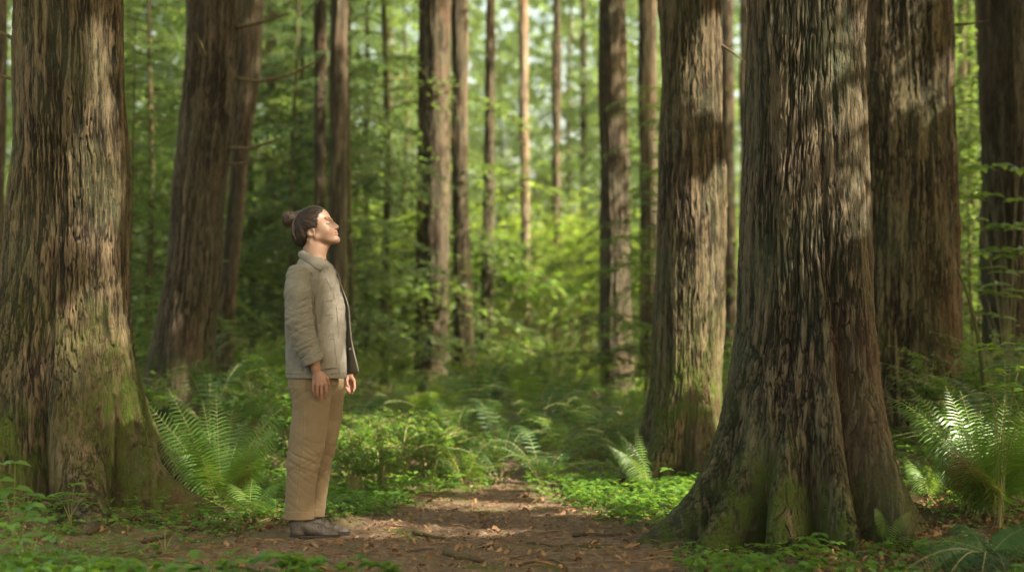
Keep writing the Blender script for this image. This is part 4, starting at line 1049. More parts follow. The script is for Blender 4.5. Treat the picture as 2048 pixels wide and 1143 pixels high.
# materials
def cloth_mat(name, c1, c2, weave, rough=.85):
    m, nt, bs = new_mat(name); v = mapping(nt, (1, 1, 1))
    c = ramp(nt, tex_noise(nt, 14, v, 5, .65), [(.3, c1), (.7, c2)])
    f = tex_noise(nt, 420, mapping(nt, (1, 1, .15)), 2); f2 = tex_noise(nt, 420, mapping(nt, (.15, .15, 1)), 2)
    wv = math_(nt, 'ADD', f, f2); c = mixc(nt, ramp(nt, wv, [(.85, 0.0), (1.25, .05)]), c, tuple(min(1, q * 1.5) for q in c2))
    nt.links.new(c, bs.inputs['Base Color']); bs.inputs['Roughness'].default_value = rough
    bs.inputs['Specular IOR Level'].default_value = .15; bs.inputs['Sheen Weight'].default_value = .12
    bump(nt, math_(nt, 'ADD', wv, math_(nt, 'MULTIPLY', tex_noise(nt, 60, v, 4), .8)), weave, .0016, bs); return m
M['linen'] = cloth_mat('linen_jacket', (.14, .125, .10), (.163, .145, .117), .4)
M['linen_in'] = cloth_mat('linen_inside', (.12, .085, .06), (.15, .11, .08), .5)
M['chino'] = cloth_mat('tan_trousers', (.155, .11, .063), (.18, .13, .076), .25)
M['shirt'] = cloth_mat('rust_brown_shirt', (.13, .075, .05), (.18, .11, .075), .3)
m, nt, bs = new_mat('skin'); v = mapping(nt, (1, 1, 1))
red = attr(nt, 'red'); c = mixc(nt, red, ramp(nt, tex_noise(nt, 30, v, 4), [(.3, (.25, .148, .102)), (.7, (.295, .178, .125))]), (.30, .11, .075))
nt.links.new(c, bs.inputs['Base Color']); bs.inputs['Roughness'].default_value = .48; bs.inputs['Subsurface Weight'].default_value = .2
bs.inputs['Subsurface Radius'].default_value = (.012, .004, .002); bs.inputs['Subsurface Scale'].default_value = .6; bs.inputs['Specular IOR Level'].default_value = .4
bump(nt, tex_noise(nt, 300, v, 3), .15, .0008, bs); M['skin'] = m
m, nt, bs = new_mat('brown_hair'); v = mapping(nt, (1, 1, 1))
st_ = tex_noise(nt, 38, mapping(nt, (.35, 7, 3.2)), 4, .7)
c = ramp(nt, st_, [(.3, (.018, .009, .005)), (.58, (.055, .028, .015)), (.8, (.17, .10, .055))])
nt.links.new(c, bs.inputs['Base Color']); bs.inputs['Roughness'].default_value = .42; bs.inputs['Specular IOR Level'].default_value = .5
bump(nt, st_, .7, .004, bs); M['hair'] = m
m, nt, bs = new_mat('bun_hair'); st_ = attr(nt, 'strand')
c = ramp(nt, math_(nt, 'ADD', math_(nt, 'MULTIPLY', st_, .7), math_(nt, 'MULTIPLY', tex_noise(nt, 200, mapping(nt, (1, 1, 1)), 3), .4)), [(.25, (.010, .006, .004)), (.6, (.04, .023, .014)), (.95, (.15, .09, .055))])
nt.links.new(c, bs.inputs['Base Color']); bs.inputs['Roughness'].default_value = .45; M['bun'] = m
m, nt, bs = new_mat('dark_hair_line'); bs.inputs['Base Color'].default_value = (.035, .02, .013, 1); bs.inputs['Roughness'].default_value = .6; M['lash'] = m
m, nt, bs = new_mat('brow_hair'); bs.inputs['Base Color'].default_value = (.05, .028, .02, 1); bs.inputs['Roughness'].default_value = .7; M['brow'] = m
m, nt, bs = new_mat('lip_skin'); bs.inputs['Base Color'].default_value = (.30, .10, .08, 1); bs.inputs['Roughness'].default_value = .4; M['lip'] = m
m, nt, bs = new_mat('boot_leather'); v = mapping(nt, (1, 1, 1))
nt.links.new(ramp(nt, tex_noise(nt, 28, v, 6, .65), [(.3, (.04, .030, .024)), (.75, (.085, .066, .053))]), bs.inputs['Base Color']); bs.inputs['Roughness'].default_value = .62
bump(nt, tex_noise(nt, 160, v, 4), .4, .0012, bs); M['boot'] = m
m, nt, bs = new_mat('boot_sole'); bs.inputs['Base Color'].default_value = (.02, .016, .013, 1); bs.inputs['Roughness'].default_value = .8; M['sole'] = m
m, nt, bs = new_mat('boot_lace'); bs.inputs['Base Color'].default_value = (.04, .028, .02, 1); bs.inputs['Roughness'].default_value = .7; M['lace'] = m
m, nt, bs = new_mat('horn_button'); bs.inputs['Base Color'].default_value = (.07, .045, .03, 1); bs.inputs['Roughness'].default_value = .35; M['button'] = m

woman = empty('person', W_ORG, 'person with bun, linen jacket and tan trousers standing on the path, face raised', 'person')
# --- body: every limb melts into one field
TI = 24
B = Field(560, 725, -100, 100, 404, 1074, 1.25)
B.stack([(512, 610, 648, 20), (527, 604, 656, 28), (535, 600, 661, 40), (545, 596, 666, 52), (562, 590, 671, 58), (600, 586, 676, 52), (650, 586, 676, 46), (700, 586, 676, 52), (770, 584, 674, 58)], k=4)
B.cone((629, 482, 0), (628, 522, 0), 21.5, 23.5, 5)                      # neck
B.cone((655, 485, 0), (640, 503, 0), 8.5, 13.5, 6)
for sg in (-1, 1):                                                        # sternomastoid
    B.cone((620, 482, sg * 18), (644, 522, sg * 6), 4.5, 4.0, 4)
B.ell((626, 447, 0), (36.5, 29.5, 31), TI, k=4)                          # cranium
B.ell((648, 459, 0), (17, 24, 24), TI, k=5)
B.ell((659.5, 471.5, 0), (14.5, 15, 13), TI, k=5)
B.ell((673.2, 480.6, 0), (7.0, 8.5, 7.2), TI, k=4)
B.ell((653, 464, 0), (17, 21, 17), TI, k=6)
B.cone((660.5, 446, 0), (667, 457, 0), 5.0, 5.5, 4)
for sg in (-1, 1):
    B.cone((636, 476, sg * 18), (668, 482, sg * 5), 6.5, 6.5, 7)
    B.ell((654, 462, sg * 14), (9, 9.5, 9), TI, k=5)
    B.cone((662.5, 440.5, sg * 4), (655, 438.5, sg * 18), 2.6, 2.6, 4)
    B.ell((664.5, 449, sg * 12.5), (4.2, 6, 4.0), TI, k=3, sub=True)
    B.ell((657.2, 450.2, sg * 13), (5.2, 6.5, 4.6), TI, k=1.5)
    B.ell((624.8, 468.2, sg * 25.5), (9.2, 3.2, 10.2), 8, sg * 16, k=1.2)
    B.ell((646, 467, sg * 16), (12, 7.5, 12), TI, k=6)
    B.ell((626.3, 467, sg * 29), (5.2, 2.6, 6.0), 8, sg * 16, k=1.0, sub=True)
    B.ell((670.6, 457.8, sg * 4.2), (3.8, 2.6, 2.6), TI, k=1.4)
B.cone((664.0, 445.0, 0), (674.4, 455.2, 0), 2.6, 3.6, 2.5)
B.cone((674.0, 455.6, 0), (671.8, 459.8, 0), 3.2, 2.6, 1.2)
B.ell((671.6, 465.6, 0), (4.2, 8.2, 2.3), TI, k=1.4)
B.ell((672.6, 470.4, 0), (4.4, 7.6, 2.6), TI, k=1.4)
B.cone((679, 468.1, 0), (668.5, 469.0, -10), .7, .5, .8, sub=True); B.cone((679, 468.1, 0), (668.5, 469.0, 10), .7, .5, .8, sub=True)
# arms and hands
B.chain([(606, 556, -60), (608, 648, -74), (638, 722, -77), (641, 738, -77)], [18, 14.5, 10.5, 9.2], 3)
B.chain([(618, 556, 60), (642, 650, 74), (686, 735, 76), (689, 746, 76)], [18, 14.5, 10, 8.6], 3)
def hand(sgl, wrist, knuckles, mids, tips, thumb, lat):
    for q in knuckles: B.cone(wrist, q, 6.2, 4.4, 2.6)
    for kn, md, tp in zip(knuckles, mids, tips):
        B.cone(kn, md, 3.6, 3.15, .55); B.cone(md, tp, 3.1, 2.5, .5)
    B.cone(thumb[0], thumb[1], 5.0, 3.9, 2.2); B.cone(thumb[1], thumb[2], 3.6, 2.8, .7)
hand(-1, (642, 742, -77), [(637.5, 767, -75.5), (645, 769, -78), (652.8, 768.5, -78.5), (660, 765.5, -77)],
     [(636.6, 779, -73.5), (644.0, 784, -76), (652.6, 786.5, -76.5), (661.4, 781, -75)],
     [(639, 788.5, -70), (645.8, 794, -71.5), (651.5, 797.5, -71.5), (658.6, 792, -69.5)],
     [(652, 747, -73), (662.5, 757, -68), (665, 769, -66)], -77)
hand(1, (690, 750, 76), [(684.5, 765, 78), (690, 768, 80), (695.8, 768, 79), (700, 765, 76)],
     [(684, 777, 74), (689.5, 782, 76), (696.5, 782, 75), (702, 777, 72)],
     [(687.5, 784, 69), (692, 789.5, 70), (697, 789.5, 69), (700, 785, 66)],
     [(686, 754, 72), (686, 765, 67), (688.5, 774, 64)], 76)
# legs and feet (inside the trousers and boots)
B.chain([(628, 770, -28), (620, 900, -27), (604, 1035, -25), (602, 1052, -25)], [29, 20, 12, 11], 4)
B.chain([(642, 770, 28), (634, 900, 27), (620, 1035, 25), (620, 1050, 25)], [29, 20, 12, 11], 4)
B.cone((602, 1054, -25), (655, 1060, -25), 9, 6, 3); B.cone((620, 1054, 25), (672, 1060, 25), 9, 6, 3)
Vb, Fb = B.mesh()
def redness(V):
    g = lambda c, r: np.exp(-np.sum(((V - np.array(c)) / r) ** 2, -1))
    a = .35 * g((656, 461, -20), (9, 9, 8)) + .35 * g((656, 461, 20), (9, 9, 8)) + .45 * g((675, 456, 0), (5, 6, 5)) + .4 * g((625, 468, -27), (10, 6, 11)) + .25 * g((676, 482, 0), (6, 8, 6))
    a += .3 * sst(755, 790, V[:, 2]) * (np.abs(V[:, 1]) > 55) + .25 * ((V[:, 2] > 730) & (V[:, 2] < 800) & (np.abs(V[:, 1]) > 55))
    return {'red': np.clip(a, 0, .8)}
body = sdf_obj('body', Vb, Fb, M['skin'], woman, it=1, attrs=redness)
def surf(px, py, sg=-1):
    """lateral coordinate of the skin at a picture point"""
    i = (px - B.o[0]) / B.st; k = (-py - B.o[2]) / B.st; i0, k0 = int(i), int(k); a, b = i - i0, k - k0
    col = (B.f[i0, :, k0] * (1 - a) * (1 - b) + B.f[i0 + 1, :, k0] * a * (1 - b) + B.f[i0, :, k0 + 1] * (1 - a) * b + B.f[i0 + 1, :, k0 + 1] * a * b)
    y = B.o[1] + B.st * np.arange(B.n[1]); idx = np.where(col < 0)[0]
    idx = idx[np.abs(y[idx]) < 40]
    if not len(idx): return 0.0
    return (y[idx[0]] if sg < 0 else y[idx[-1]])
def on_skin(pts, r, name, mat, sg=-1, off=.1, sc=(1, 1, 1)):
    P = np.array([(a, surf(a, b, sg) + sg * off, b) for a, b in pts], float)
    k = np.arange(len(P)); t = np.linspace(0, len(P) - 1, 14); P = np.stack([np.interp(t, k, P[:, q]) for q in range(3)], -1)
    P[1:-1] = (P[:-2] + P[1:-1] * 2 + P[2:]) / 4
    V, F = tube(tw(P), r * S0 * np.sin(np.linspace(.35, 2.9, 14)), 6); return link(name, make_mesh(name, V, F, mat), woman)
for sg in (-1, 1):
    on_skin([(649.5, 441.0), (653, 437.9), (657.5, 437.0), (661.5, 438.8)], 1.25, 'eyebrow', M['brow'], sg)
    on_skin([(652.8, 449.0), (655.5, 450.9), (658.8, 451.3), (661.3, 449.8)], .95, 'eyelashes', M['lash'], sg, .2)
    on_skin([(668.6, 468.9), (671.5, 468.6), (674.0, 468.2)], .55, 'lip_line', M['lip'], sg, .1)
    on_skin([(669.5, 466.8), (672.5, 465.6), (674.5, 465.4)], .9, 'upper_lip', M['lip'], sg, -.2)
    on_skin([(669.5, 470.4), (672.8, 471.0), (675, 470.8)], 1.2, 'lower_lip', M['lip'], sg, -.3)
    on_skin([(671.8, 459.9), (673.8, 459.6)], .8, 'nostril', M['lash'], sg, -.2)

# --- hair
H = Field(556, 668, -44, 44, 400, 512, 1.1)
H.ell((624.5, 447, 0), (38.5, 31.5, 33.0), TI, k=4)
H.ell((606, 467, 0), (24, 26.5, 30), 0, k=8)
GXh, GYh, GZh = H.G(); ph = -GZh
lx = np.interp(ph, [405, 418, 425, 433, 440, 449, 457, 459.5, 463, 471, 489, 500, 510], [654, 649.5, 646, 640.5, 638, 638.5, 637, 628, 619, 615, 617, 611, 606])
lx = lx + 1.2 * np.sin(ph * .9 + GYh * .3)
H.f = np.maximum(H.f, (GXh - lx) * .8 ).astype(np.float32)
def strand(V):
    dx, dz, ly = V[:, 0] - 584, 441 - V[:, 2], V[:, 1]
    fi = np.arctan2(dz, dx); r_ = np.hypot(dx, dz)
    return noise(np.stack([fi * 13 + ly * .05, ly * .11, r_ * .018], -1)) + .6 * noise(np.stack([fi * 34, ly * .3, r_ * .03 + 5], -1))
Vh, Fh = H.mesh()
m, nt, bs = new_mat('strand_hair')
c = ramp(nt, math_(nt, 'ADD', attr(nt, 'strand'), math_(nt, 'MULTIPLY', tex_noise(nt, 160, mapping(nt, (1, 1, 1)), 3), .3)), [(.28, (.006, .004, .003)), (.68, (.017, .010, .007)), (1.0, (.075, .045, .027))])
nt.links.new(c, bs.inputs['Base Color']); bs.inputs['Roughness'].default_value = .5; bs.inputs['Specular IOR Level'].default_value = .3; M['hair'] = m
hair = sdf_obj('hair', Vh, Fh, M['hair'], woman, it=1, disp=lambda V: strand(V) * .35, attrs=lambda V: {'strand': .45 + .5 * strand(V)})
def hsurf(px, py, sg):
    i = int(round((px - H.o[0]) / H.st)); k = int(round((-py - H.o[2]) / H.st)); y = H.o[1] + H.st * np.arange(H.n[1])
    if not (0 <= i < H.n[0] and 0 <= k < H.n[2]): return None
    idx = np.where(H.f[i, :, k] < .6)[0]
    return None if not len(idx) else (y[idx[0]] if sg < 0 else y[idx[-1]])
rs_ = np.random.default_rng(12); hl = np.array([(652, 418), (646, 424), (641, 432), (638.5, 440), (638, 449), (636, 457), (628, 459), (620, 464), (616, 472), (617, 484), (614, 494), (606, 498), (596, 494)], float)
shs = []
for i in range(230):
    sg = -1 if i < 150 else 1; q = rs_.uniform(0, 12); k = np.arange(13); a0 = np.array([np.interp(q, k, hl[:, 0]), np.interp(q, k, hl[:, 1])]) + rs_.normal(size=2) * 1.0; a0[0] -= 1
    e0 = np.array([593, 436]) + rs_.normal(size=2) * 2.5; bow = rs_.normal(0, 2.0) + (2.5 if a0[1] < 450 else -2.5)
    P = []
    for t in np.linspace(0, .97, 22):
        c = a0 * (1 - t) + e0 * t; c = c + np.array([0, -bow * math.sin(t * math.pi)]); ys = hsurf(c[0], c[1], sg)
        if ys is not None: P.append((c[0], ys + sg * .35, c[1]))
    if len(P) < 8: continue
    P = np.array(P); 
    for _ in range(3): P[1:-1] = (P[:-2] + 2 * P[1:-1] + P[2:]) / 4
    shs.append((tube(tw(P), .42 * S0 * np.interp(np.arange(len(P)), [0, 3, len(P) - 1], [.25, 1, .8]), 4), rs_.uniform(.15, 1.0) ** 1.4))
V, F = join([q[0] for q in shs]); link('hair_strands', make_mesh('hair_strands', V, F, M['hair'], {'strand': np.concatenate([np.full(len(q[0][0]), q[1]) for q in shs])}), hair)
Hb = Field(552, 606, -26, 26, 412, 468, 1.0)
Hb.ell((579.5, 440, 0), (13.5, 13.5, 14.5), 10, k=2)
rb = random.Random(4)
for k in range(7):
    ax = unit(np.array([rb.uniform(-.6, .6), rb.uniform(-1, 1), rb.uniform(-.6, .6)])); e1 = unit(np.cross(ax, [.3, .2, 1])); e2 = np.cross(ax, e1); rr_ = rb.uniform(10, 12.5)
    pts = [(579.5 + rr_ * (math.cos(a) * e1[0] + math.sin(a) * e2[0]), 440 + rr_ * (math.cos(a) * e1[2] + math.sin(a) * e2[2]), rr_ * (math.cos(a) * e1[1] + math.sin(a) * e2[1])) for a in np.linspace(0, 6.28, 9)]
    Hb.chain(pts, [3.6 + .8 * math.sin(i) for i in range(9)], .8)
Hb.cone((590, 436, 0), (600, 432, 0), 8, 10, 2)
Vn, Fn = Hb.mesh()
def bs_(V):
    d = V - np.array([579.5, 0, 440]); return noise(np.stack([np.arctan2(d[:, 2], d[:, 0]) * 3 + d[:, 1] * .3, np.linalg.norm(d, axis=1) * .9, d[:, 1] * .35], -1)) + .7 * noise(V * .8)
bun = sdf_obj('hair_bun', Vn, Fn, M['bun'], hair, it=1, disp=lambda V: bs_(V) * .9, attrs=lambda V: {'strand': .5 + .55 * bs_(V)})
rs_ = np.random.default_rng(9); bw = []
for i in range(70):
    ax = unit(rs_.normal(size=3) * np.array([1, 1.6, 1])); e1 = unit(np.cross(ax, rs_.normal(size=3))); e2 = np.cross(ax, e1); q = rs_.uniform(14.6, 17.2); a = np.linspace(0, rs_.uniform(1.5, 3.6), 16) + rs_.uniform(0, 6)
    P = np.array([579.5, 0, 440]) + q * (np.cos(a)[:, None] * e1 + np.sin(a)[:, None] * e2) * np.array([.95, .95, 1.0])
    T_ = tube(tw(P), .5 * S0 * np.sin(np.linspace(.3, 2.8, 16)), 4); bw.append((T_, rs_.uniform(.2, 1)))
V, F = join([q[0] for q in bw]); link('bun_strands', make_mesh('bun_strands', V, F, M['bun'], {'strand': np.concatenate([np.full(len(q[0][0]), q[1]) for q in bw])}), hair)
wl = []
for pts, r_ in [([(592, 437, -14), (588, 452, -20), (589, 468, -23), (596, 482, -24)], .8), ([(590, 440, -12), (583, 455, -12), (580, 470, -8), (581, 484, -4)], .6), ([(596, 432, -16), (590, 446, -22), (592, 462, -26)], .7), ([(578, 452, -4), (577, 468, -2), (580, 482, 0)], .35),
                ([(602, 496, -8), (600, 503, -8), (601, 508, -6)], .4), ([(640, 414, 0), (628, 411.5, 3), (612, 413, 3)], .3), ([(606, 497, 5), (604, 504, 3)], .4), ([(570, 432, 0), (566, 426, 3), (574, 421, 2)], .3), ([(638, 440, -30), (640, 450, -28), (638.5, 460, -27)], .45), ([(585, 426, 0), (592, 423, 2), (600, 421, 2)], .3), ([(564, 440, 3), (561, 448, 2), (565, 455, 0)], .3)]:
    P = np.array(pts, float)[:, [0, 2, 1]]; k = np.arange(len(P)); t = np.linspace(0, len(P) - 1, 14); P = np.stack([np.interp(t, k, P[:, q]) for q in range(3)], -1); P[1:-1] = (P[:-2] + P[1:-1] * 2 + P[2:]) / 4
    wl.append(tube(tw(P), r_ * S0 * np.linspace(1, .4, 14), 5))
V, F = join(wl); link('loose_strands', make_mesh('loose_strands', V, F, M['bun'], {'strand': np.full(len(V), .85)}), hair)

# --- jacket
rowsJ = [(514, 604, 646, 24), (522, 598, 656, 32), (532, 592, 664, 46), (545, 585, 671, 60), (562, 578, 677, 66), (590, 574, 684, 63), (615, 572, 691, 61), (650, 571, 692, 59), (700, 572, 692, 61), (757, 574, 694, 66)]
J = Field(560, 712, -108, 108, 500, 764, 1.25)
J.stack(rowsJ, k=4, shear=-.04, pw=2.2)
torso = J.f.copy()
def sleeve(pts, rs, end, sub_r):
    S = Field(560, 712, -108, 108, 500, 764, 1.25); S.chain(pts, rs, 3)
    X_, Y_, Z_ = S.G(); a = np.array(pts[-2], float)[[0, 2, 1]]; b = np.array(pts[-1], float)[[0, 2, 1]]; a[2] *= -1; b[2] *= -1; d = unit(b - a)
    S.f = np.maximum(S.f, ((X_ - b[0]) * d[0] + (Y_ - b[1]) * d[1] + (Z_ - b[2]) * d[2]))
    T = Field(560, 712, -108, 108, 500, 764, 1.25); dd = np.array([d[0], -d[2], d[1]]); T.cone(tuple(np.array(pts[-1]) - dd * 26), tuple(np.array(pts[-1]) + dd * 30), sub_r, sub_r, .1)
    S.f = np.maximum(S.f, -T.f); return S.f
sn = sleeve([(604, 556, -60), (605, 590, -74), (609, 645, -78), (621, 688, -78), (635, 722, -77)], [23, 26, 27, 24, 19], 0, 14)
sf2 = sleeve([(618, 556, 60), (622, 590, 72), (642, 650, 77), (668, 698, 77), (685, 733, 76)], [23, 25, 24, 21, 17], 0, 13)
Ji = Field(560, 712, -108, 108, 500, 764, 1.25); Ji.stack([(r[0], r[1] + 3.4, r[2] - 3.4, r[3] - 3.4) for r in rowsJ][:-1] + [(790, 577.4, 690.6, 62.6)], k=.1, shear=-.04, pw=2.2)
def smin(a, b, k): h = np.clip(.5 + .5 * (b - a) / k, 0, 1); return b * (1 - h) + a * h - k * h * (1 - h)
XJ, YJ, ZJ = J.G(); pJ = -ZJ
allJ = smin(smin(J.f, sn, .9), sf2, .9)
slit = np.maximum(np.abs(YJ - np.interp(pJ, [500, 530, 560, 650, 760], [0, 0, 4, 8, 10])) - np.interp(pJ, [500, 525, 545, 600, 700, 760], [26, 14, 9, 6, 8, 13]), 640 - XJ)
allJ = np.maximum(np.maximum(allJ, -Ji.f), -slit)
Vj, Fj = J.mesh(allJ.astype(np.float32))
def jdisp(V):
    x, y, p = V[:, 0], V[:, 1], V[:, 2]
    slv = sst(66, 80, np.abs(y) + np.maximum(0, (640 - x)) * .15) * (x < 650)
    P1 = np.stack([(p + .55 * x) * .062, (x - .5 * p) * .014, y * .012], -1)
    wr = 1 - np.abs(noise(P1) * 2.2).clip(0, 1)
    wr2 = 1 - np.abs(noise(np.stack([(p - .35 * x) * .085, (x + .3 * p) * .018, y * .015], -1) + 8) * 2.4).clip(0, 1)
    drape = 1 - np.abs(noise(np.stack([x * .060 + p * .012, y * .02, p * .005], -1) + 3) * 2.2).clip(0, 1)
    d = slv * (1.7 * (wr ** 2 - .35) + 1.0 * (wr2 ** 2 - .35) * sst(580, 640, p)) + (1 - slv) * (2.4 * (drape ** 1.5 - .4) + .5 * (wr - .5)) * sst(762, 735, p) * sst(512, 545, p)
    d += -1.3 * np.exp(-((p - 746) / .9) ** 2) * (1 - slv)                                # hem seam
    d += -.9 * np.exp(-((x - (604 + (p - 540) * .02 + np.abs(y + 66) * .15)) / 1.0) ** 2) * 0
    return d + .5 * noise(V * .16)
jacket = sdf_obj('jacket', Vj, Fj, M['linen'], woman, it=2, disp=jdisp)
# patch pocket: a layer lying on the near side
def quad_sdf(X_, P_, q):
    d = np.full(X_.shape, -1e3, np.float32); q = np.array(q, float); c = q.mean(0)
    for i in range(4):
        a, b = q[i], q[(i + 1) % 4]; e = b - a; n_ = np.array([e[1], -e[0]]); n_ /= np.linalg.norm(n_)
        if (c - a) @ n_ > 0: n_ = -n_
        d = np.maximum(d, (X_ - a[0]) * n_[0] + (P_ - a[1]) * n_[1])
    return d
def layer(name, q, thick, parent=jacket):
    dsp = torso - thick
    f = np.maximum(np.maximum(dsp, quad_sdf(XJ, pJ, q)), YJ + 8); f = np.maximum(f, -(torso + 2))
    V, F = J.mesh(f.astype(np.float32)); return sdf_obj(name, V, F, M['linen'], parent, it=1, disp=lambda V: jdisp(V) * .8 + .6)
layer('pocket', [(634, 681), (672, 676), (679, 736), (640, 741)], 2.6)
layer('pocket', [(650, 604), (673, 600), (676, 632), (652, 636)], 1.0)
C = Field(596, 672, -112, -44, 686, 752, 1.1)
C.cone((629.5, 707, -77.6), (640, 732, -77), 22.5, 21.5, .3)
XC, YC, ZC = C.G(); dv = unit(np.array([.40, 0, -.92]))
t1 = (XC - 627) * dv[0] + (ZC + 714) * dv[2]; t2 = (XC - 637) * dv[0] + (ZC + 727) * dv[2]
Cc = Field(596, 672, -112, -44, 686, 752, 1.1); Cc.cone((620, 690, -78), (650, 755, -77), 17.5, 17.5, .1)
V, F = C.mesh(np.maximum(np.maximum(C.f, -t1), np.maximum(t2, -Cc.f)).astype(np.float32)); sdf_obj('cuff', V, F, M['linen'], jacket, it=1, disp=lambda V: .9 * noise(V * .12))
C = Field(650, 720, 44, 112, 700, 764, 1.1); C.cone((680, 722, 76), (690, 742, 76), 19, 18.5, .3)
XC, YC, ZC = C.G(); dv = unit(np.array([.46, 0, -.88])); t1 = (XC - 679) * dv[0] + (ZC + 722) * dv[2]; t2 = (XC - 686) * dv[0] + (ZC + 736) * dv[2]
Cc = Field(650, 720, 44, 112, 700, 764, 1.1); Cc.cone((660, 690, 77), (702, 768, 76), 14.5, 14.5, .1)
V, F = C.mesh(np.maximum(np.maximum(C.f, -t1), np.maximum(t2, -Cc.f)).astype(np.float32)); sdf_obj('cuff', V, F, M['linen'], jacket, it=1)
# sheets: collar and the loose far front
def sheet(name, A, Bp, thick, mat, parent, n=30, mrow=8, wob=0.0, bulge=0.0):
    """ruled cloth between polylines A and B (px, lateral, py), given a thickness"""
    k = np.arange(len(A)); t = np.linspace(0, len(A) - 1, n)
    sm = lambda P: np.stack([np.interp(t, k, np.array(P, float)[:, q]) for q in range(3)], -1)
    a, b = sm(A), sm(Bp)
    for _ in range(3): a[1:-1] = (a[:-2] + 2 * a[1:-1] + a[2:]) / 4; b[1:-1] = (b[:-2] + 2 * b[1:-1] + b[2:]) / 4
    s = np.linspace(0, 1, mrow)[None, :, None]; G = a[:, None] * (1 - s) + b[:, None] * s
    if wob: G[..., 1] += wob * noise(np.stack([G[..., 0].ravel() * .07, G[..., 2].ravel() * .02, 0 * G[..., 2].ravel()], -1)).reshape(G.shape[:2])
    gw = tw(G); du = np.gradient(gw, axis=0); dvv = np.gradient(gw, axis=1); nn = unit(np.cross(du, dvv))
    G1 = gw + nn * thick * S0 / 2; G2 = gw - nn * thick * S0 / 2
    if bulge: G1 = G1 + nn * (bulge * S0 * np.sin(s * np.pi)); G2 = G2 + nn * (bulge * S0 * np.sin(s * np.pi))
    ii = np.arange(n * mrow).reshape(n, mrow); o = n * mrow
    F = np.stack([ii[:-1, :-1], ii[:-1, 1:], ii[1:, 1:], ii[1:, :-1]], -1).reshape(-1, 4); F2 = F[:, ::-1] + o
    rim = []
    loop = np.concatenate([ii[0, :], ii[1:, -1], ii[-1, -2::-1], ii[-2:0:-1, 0]]); l2 = np.roll(loop, -1)
    rim = np.stack([loop, loop + o, l2 + o, l2], -1)
    return link(name, make_mesh(name, np.concatenate([G1.reshape(-1, 3), G2.reshape(-1, 3)]), np.concatenate([F, F2, rim]), mat), parent)
def jsurf(px, py, sg):
    i = int(round((px - J.o[0]) / J.st)); k = int(round((-py - J.o[2]) / J.st)); col = smin(smin(torso, sn, 3.0), sf2, 3.0)[i, :, k] if 0 else allT[i, :, k]
    idx = np.where(col < 0)[0]; y = J.o[1] + J.st * np.arange(J.n[1]); return (y[idx[0]] if sg < 0 else y[idx[-1]]) if len(idx) else sg * 20
allT = smin(smin(torso, sn, 3.0), sf2, 3.0)
for sg, dx in ((-1, 0), (1, 5)):
    sheet('collar', [(605, 0, 501), (609, sg * 15, 503.5), (619, sg * 25, 508.5), (631, sg * 29, 516.5)] + [(a_ + (dx if a_ > 640 else 0), jsurf(a_, b_, sg) + sg * 2.2, b_) for a_, b_ in [(643, 527.5), (652.5, 538)]],
          [(597, 0, 513)] + [(a_ + (dx if a_ > 640 else 0), jsurf(a_, b_, sg) + sg * 2.2, b_) for a_, b_ in [(602, 518), (611, 523), (625, 531), (637, 540), (648, 546)]], 2.4, M['linen'], jacket, bulge=3.0 * sg)
flap = sheet('jacket_front', [(668, 16, 539), (676, 15, 550), (681, 13, 573), (689, 11, 592), (697, 9, 615), (699, 7, 645), (702, 6, 680), (708, 4, 708), (718, 2, 747)],
      [(655, 42, 539), (659, 46, 550), (665, 50, 573), (670, 52, 592), (676, 52, 615), (679, 50, 645), (681, 49, 680), (684, 48, 708), (689, 48, 751)], 2.2, M['linen'], jacket, n=50, mrow=14, wob=3.0)
def button(c, nrm, r=2.6):
    c = np.array(c, float); n_ = unit(np.array(nrm, float)); e1 = unit(np.cross(n_, [0, 0, 1.])); e2 = np.cross(n_, e1)
    a = np.linspace(0, 2 * np.pi, 16, endpoint=False); rows = [(r * .98, 0), (r, .6), (r * .85, 1.0), (r * .6, .7), (.01, .7)]
    P0 = tw(c); V = np.concatenate([P0 + S0 * (q * (np.cos(a)[:, None] * e1 + np.sin(a)[:, None] * e2) + h_ * n_) for q, h_ in rows])
    ii = np.arange(5 * 16).reshape(5, 16); jj = np.roll(ii, -1, 1); F = np.stack([ii[:-1], jj[:-1], jj[1:], ii[1:]], -1).reshape(-1, 4)
    link('button', make_mesh('button', V, F, M['button']), jacket)
for (bx, bl, bp) in [(701, 5.5, 699), (692.5, 8, 655), (684.5, 10.5, 613)]: button((bx - 1.5, bl - 1.0, bp), (.25, -1, 0))
Vs = Field(572, 700, -72, 72, 505, 764, 1.5)
Vs.stack([(516, 606, 651, 22), (527, 602, 657, 31), (535, 598, 662, 43), (545, 593, 667, 54), (562, 588, 672, 60), (600, 583, 679, 56), (650, 583, 681, 50), (700, 583, 682, 55), (748, 583, 682, 58)], k=2)
V, F = Vs.mesh(); sdf_obj('shirt', V, F, M['shirt'], woman, it=2, disp=lambda V: .8 * noise(V * .08))

# stitched seams of the jacket, near side; the armhole one also draws crease shade
m, nt, bs = new_mat('seam_thread_crease_shade'); bs.inputs['Base Color'].default_value = (.055, .045, .033, 1); bs.inputs['Roughness'].default_value = .9; M['seam'] = m
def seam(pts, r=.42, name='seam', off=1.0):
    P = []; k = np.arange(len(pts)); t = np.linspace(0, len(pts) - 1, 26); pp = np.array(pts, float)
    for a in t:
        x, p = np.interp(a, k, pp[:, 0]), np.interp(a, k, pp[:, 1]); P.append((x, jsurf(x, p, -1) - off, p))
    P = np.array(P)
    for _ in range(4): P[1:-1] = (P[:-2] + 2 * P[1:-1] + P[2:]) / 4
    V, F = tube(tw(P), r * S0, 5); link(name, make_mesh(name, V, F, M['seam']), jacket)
seam([(606, 533), (620, 538), (631, 549), (636, 568), (637, 600), (638.5, 640), (643, 668)], .6)  # armhole seam, thick and dark to stand for shade in the sleeve crease
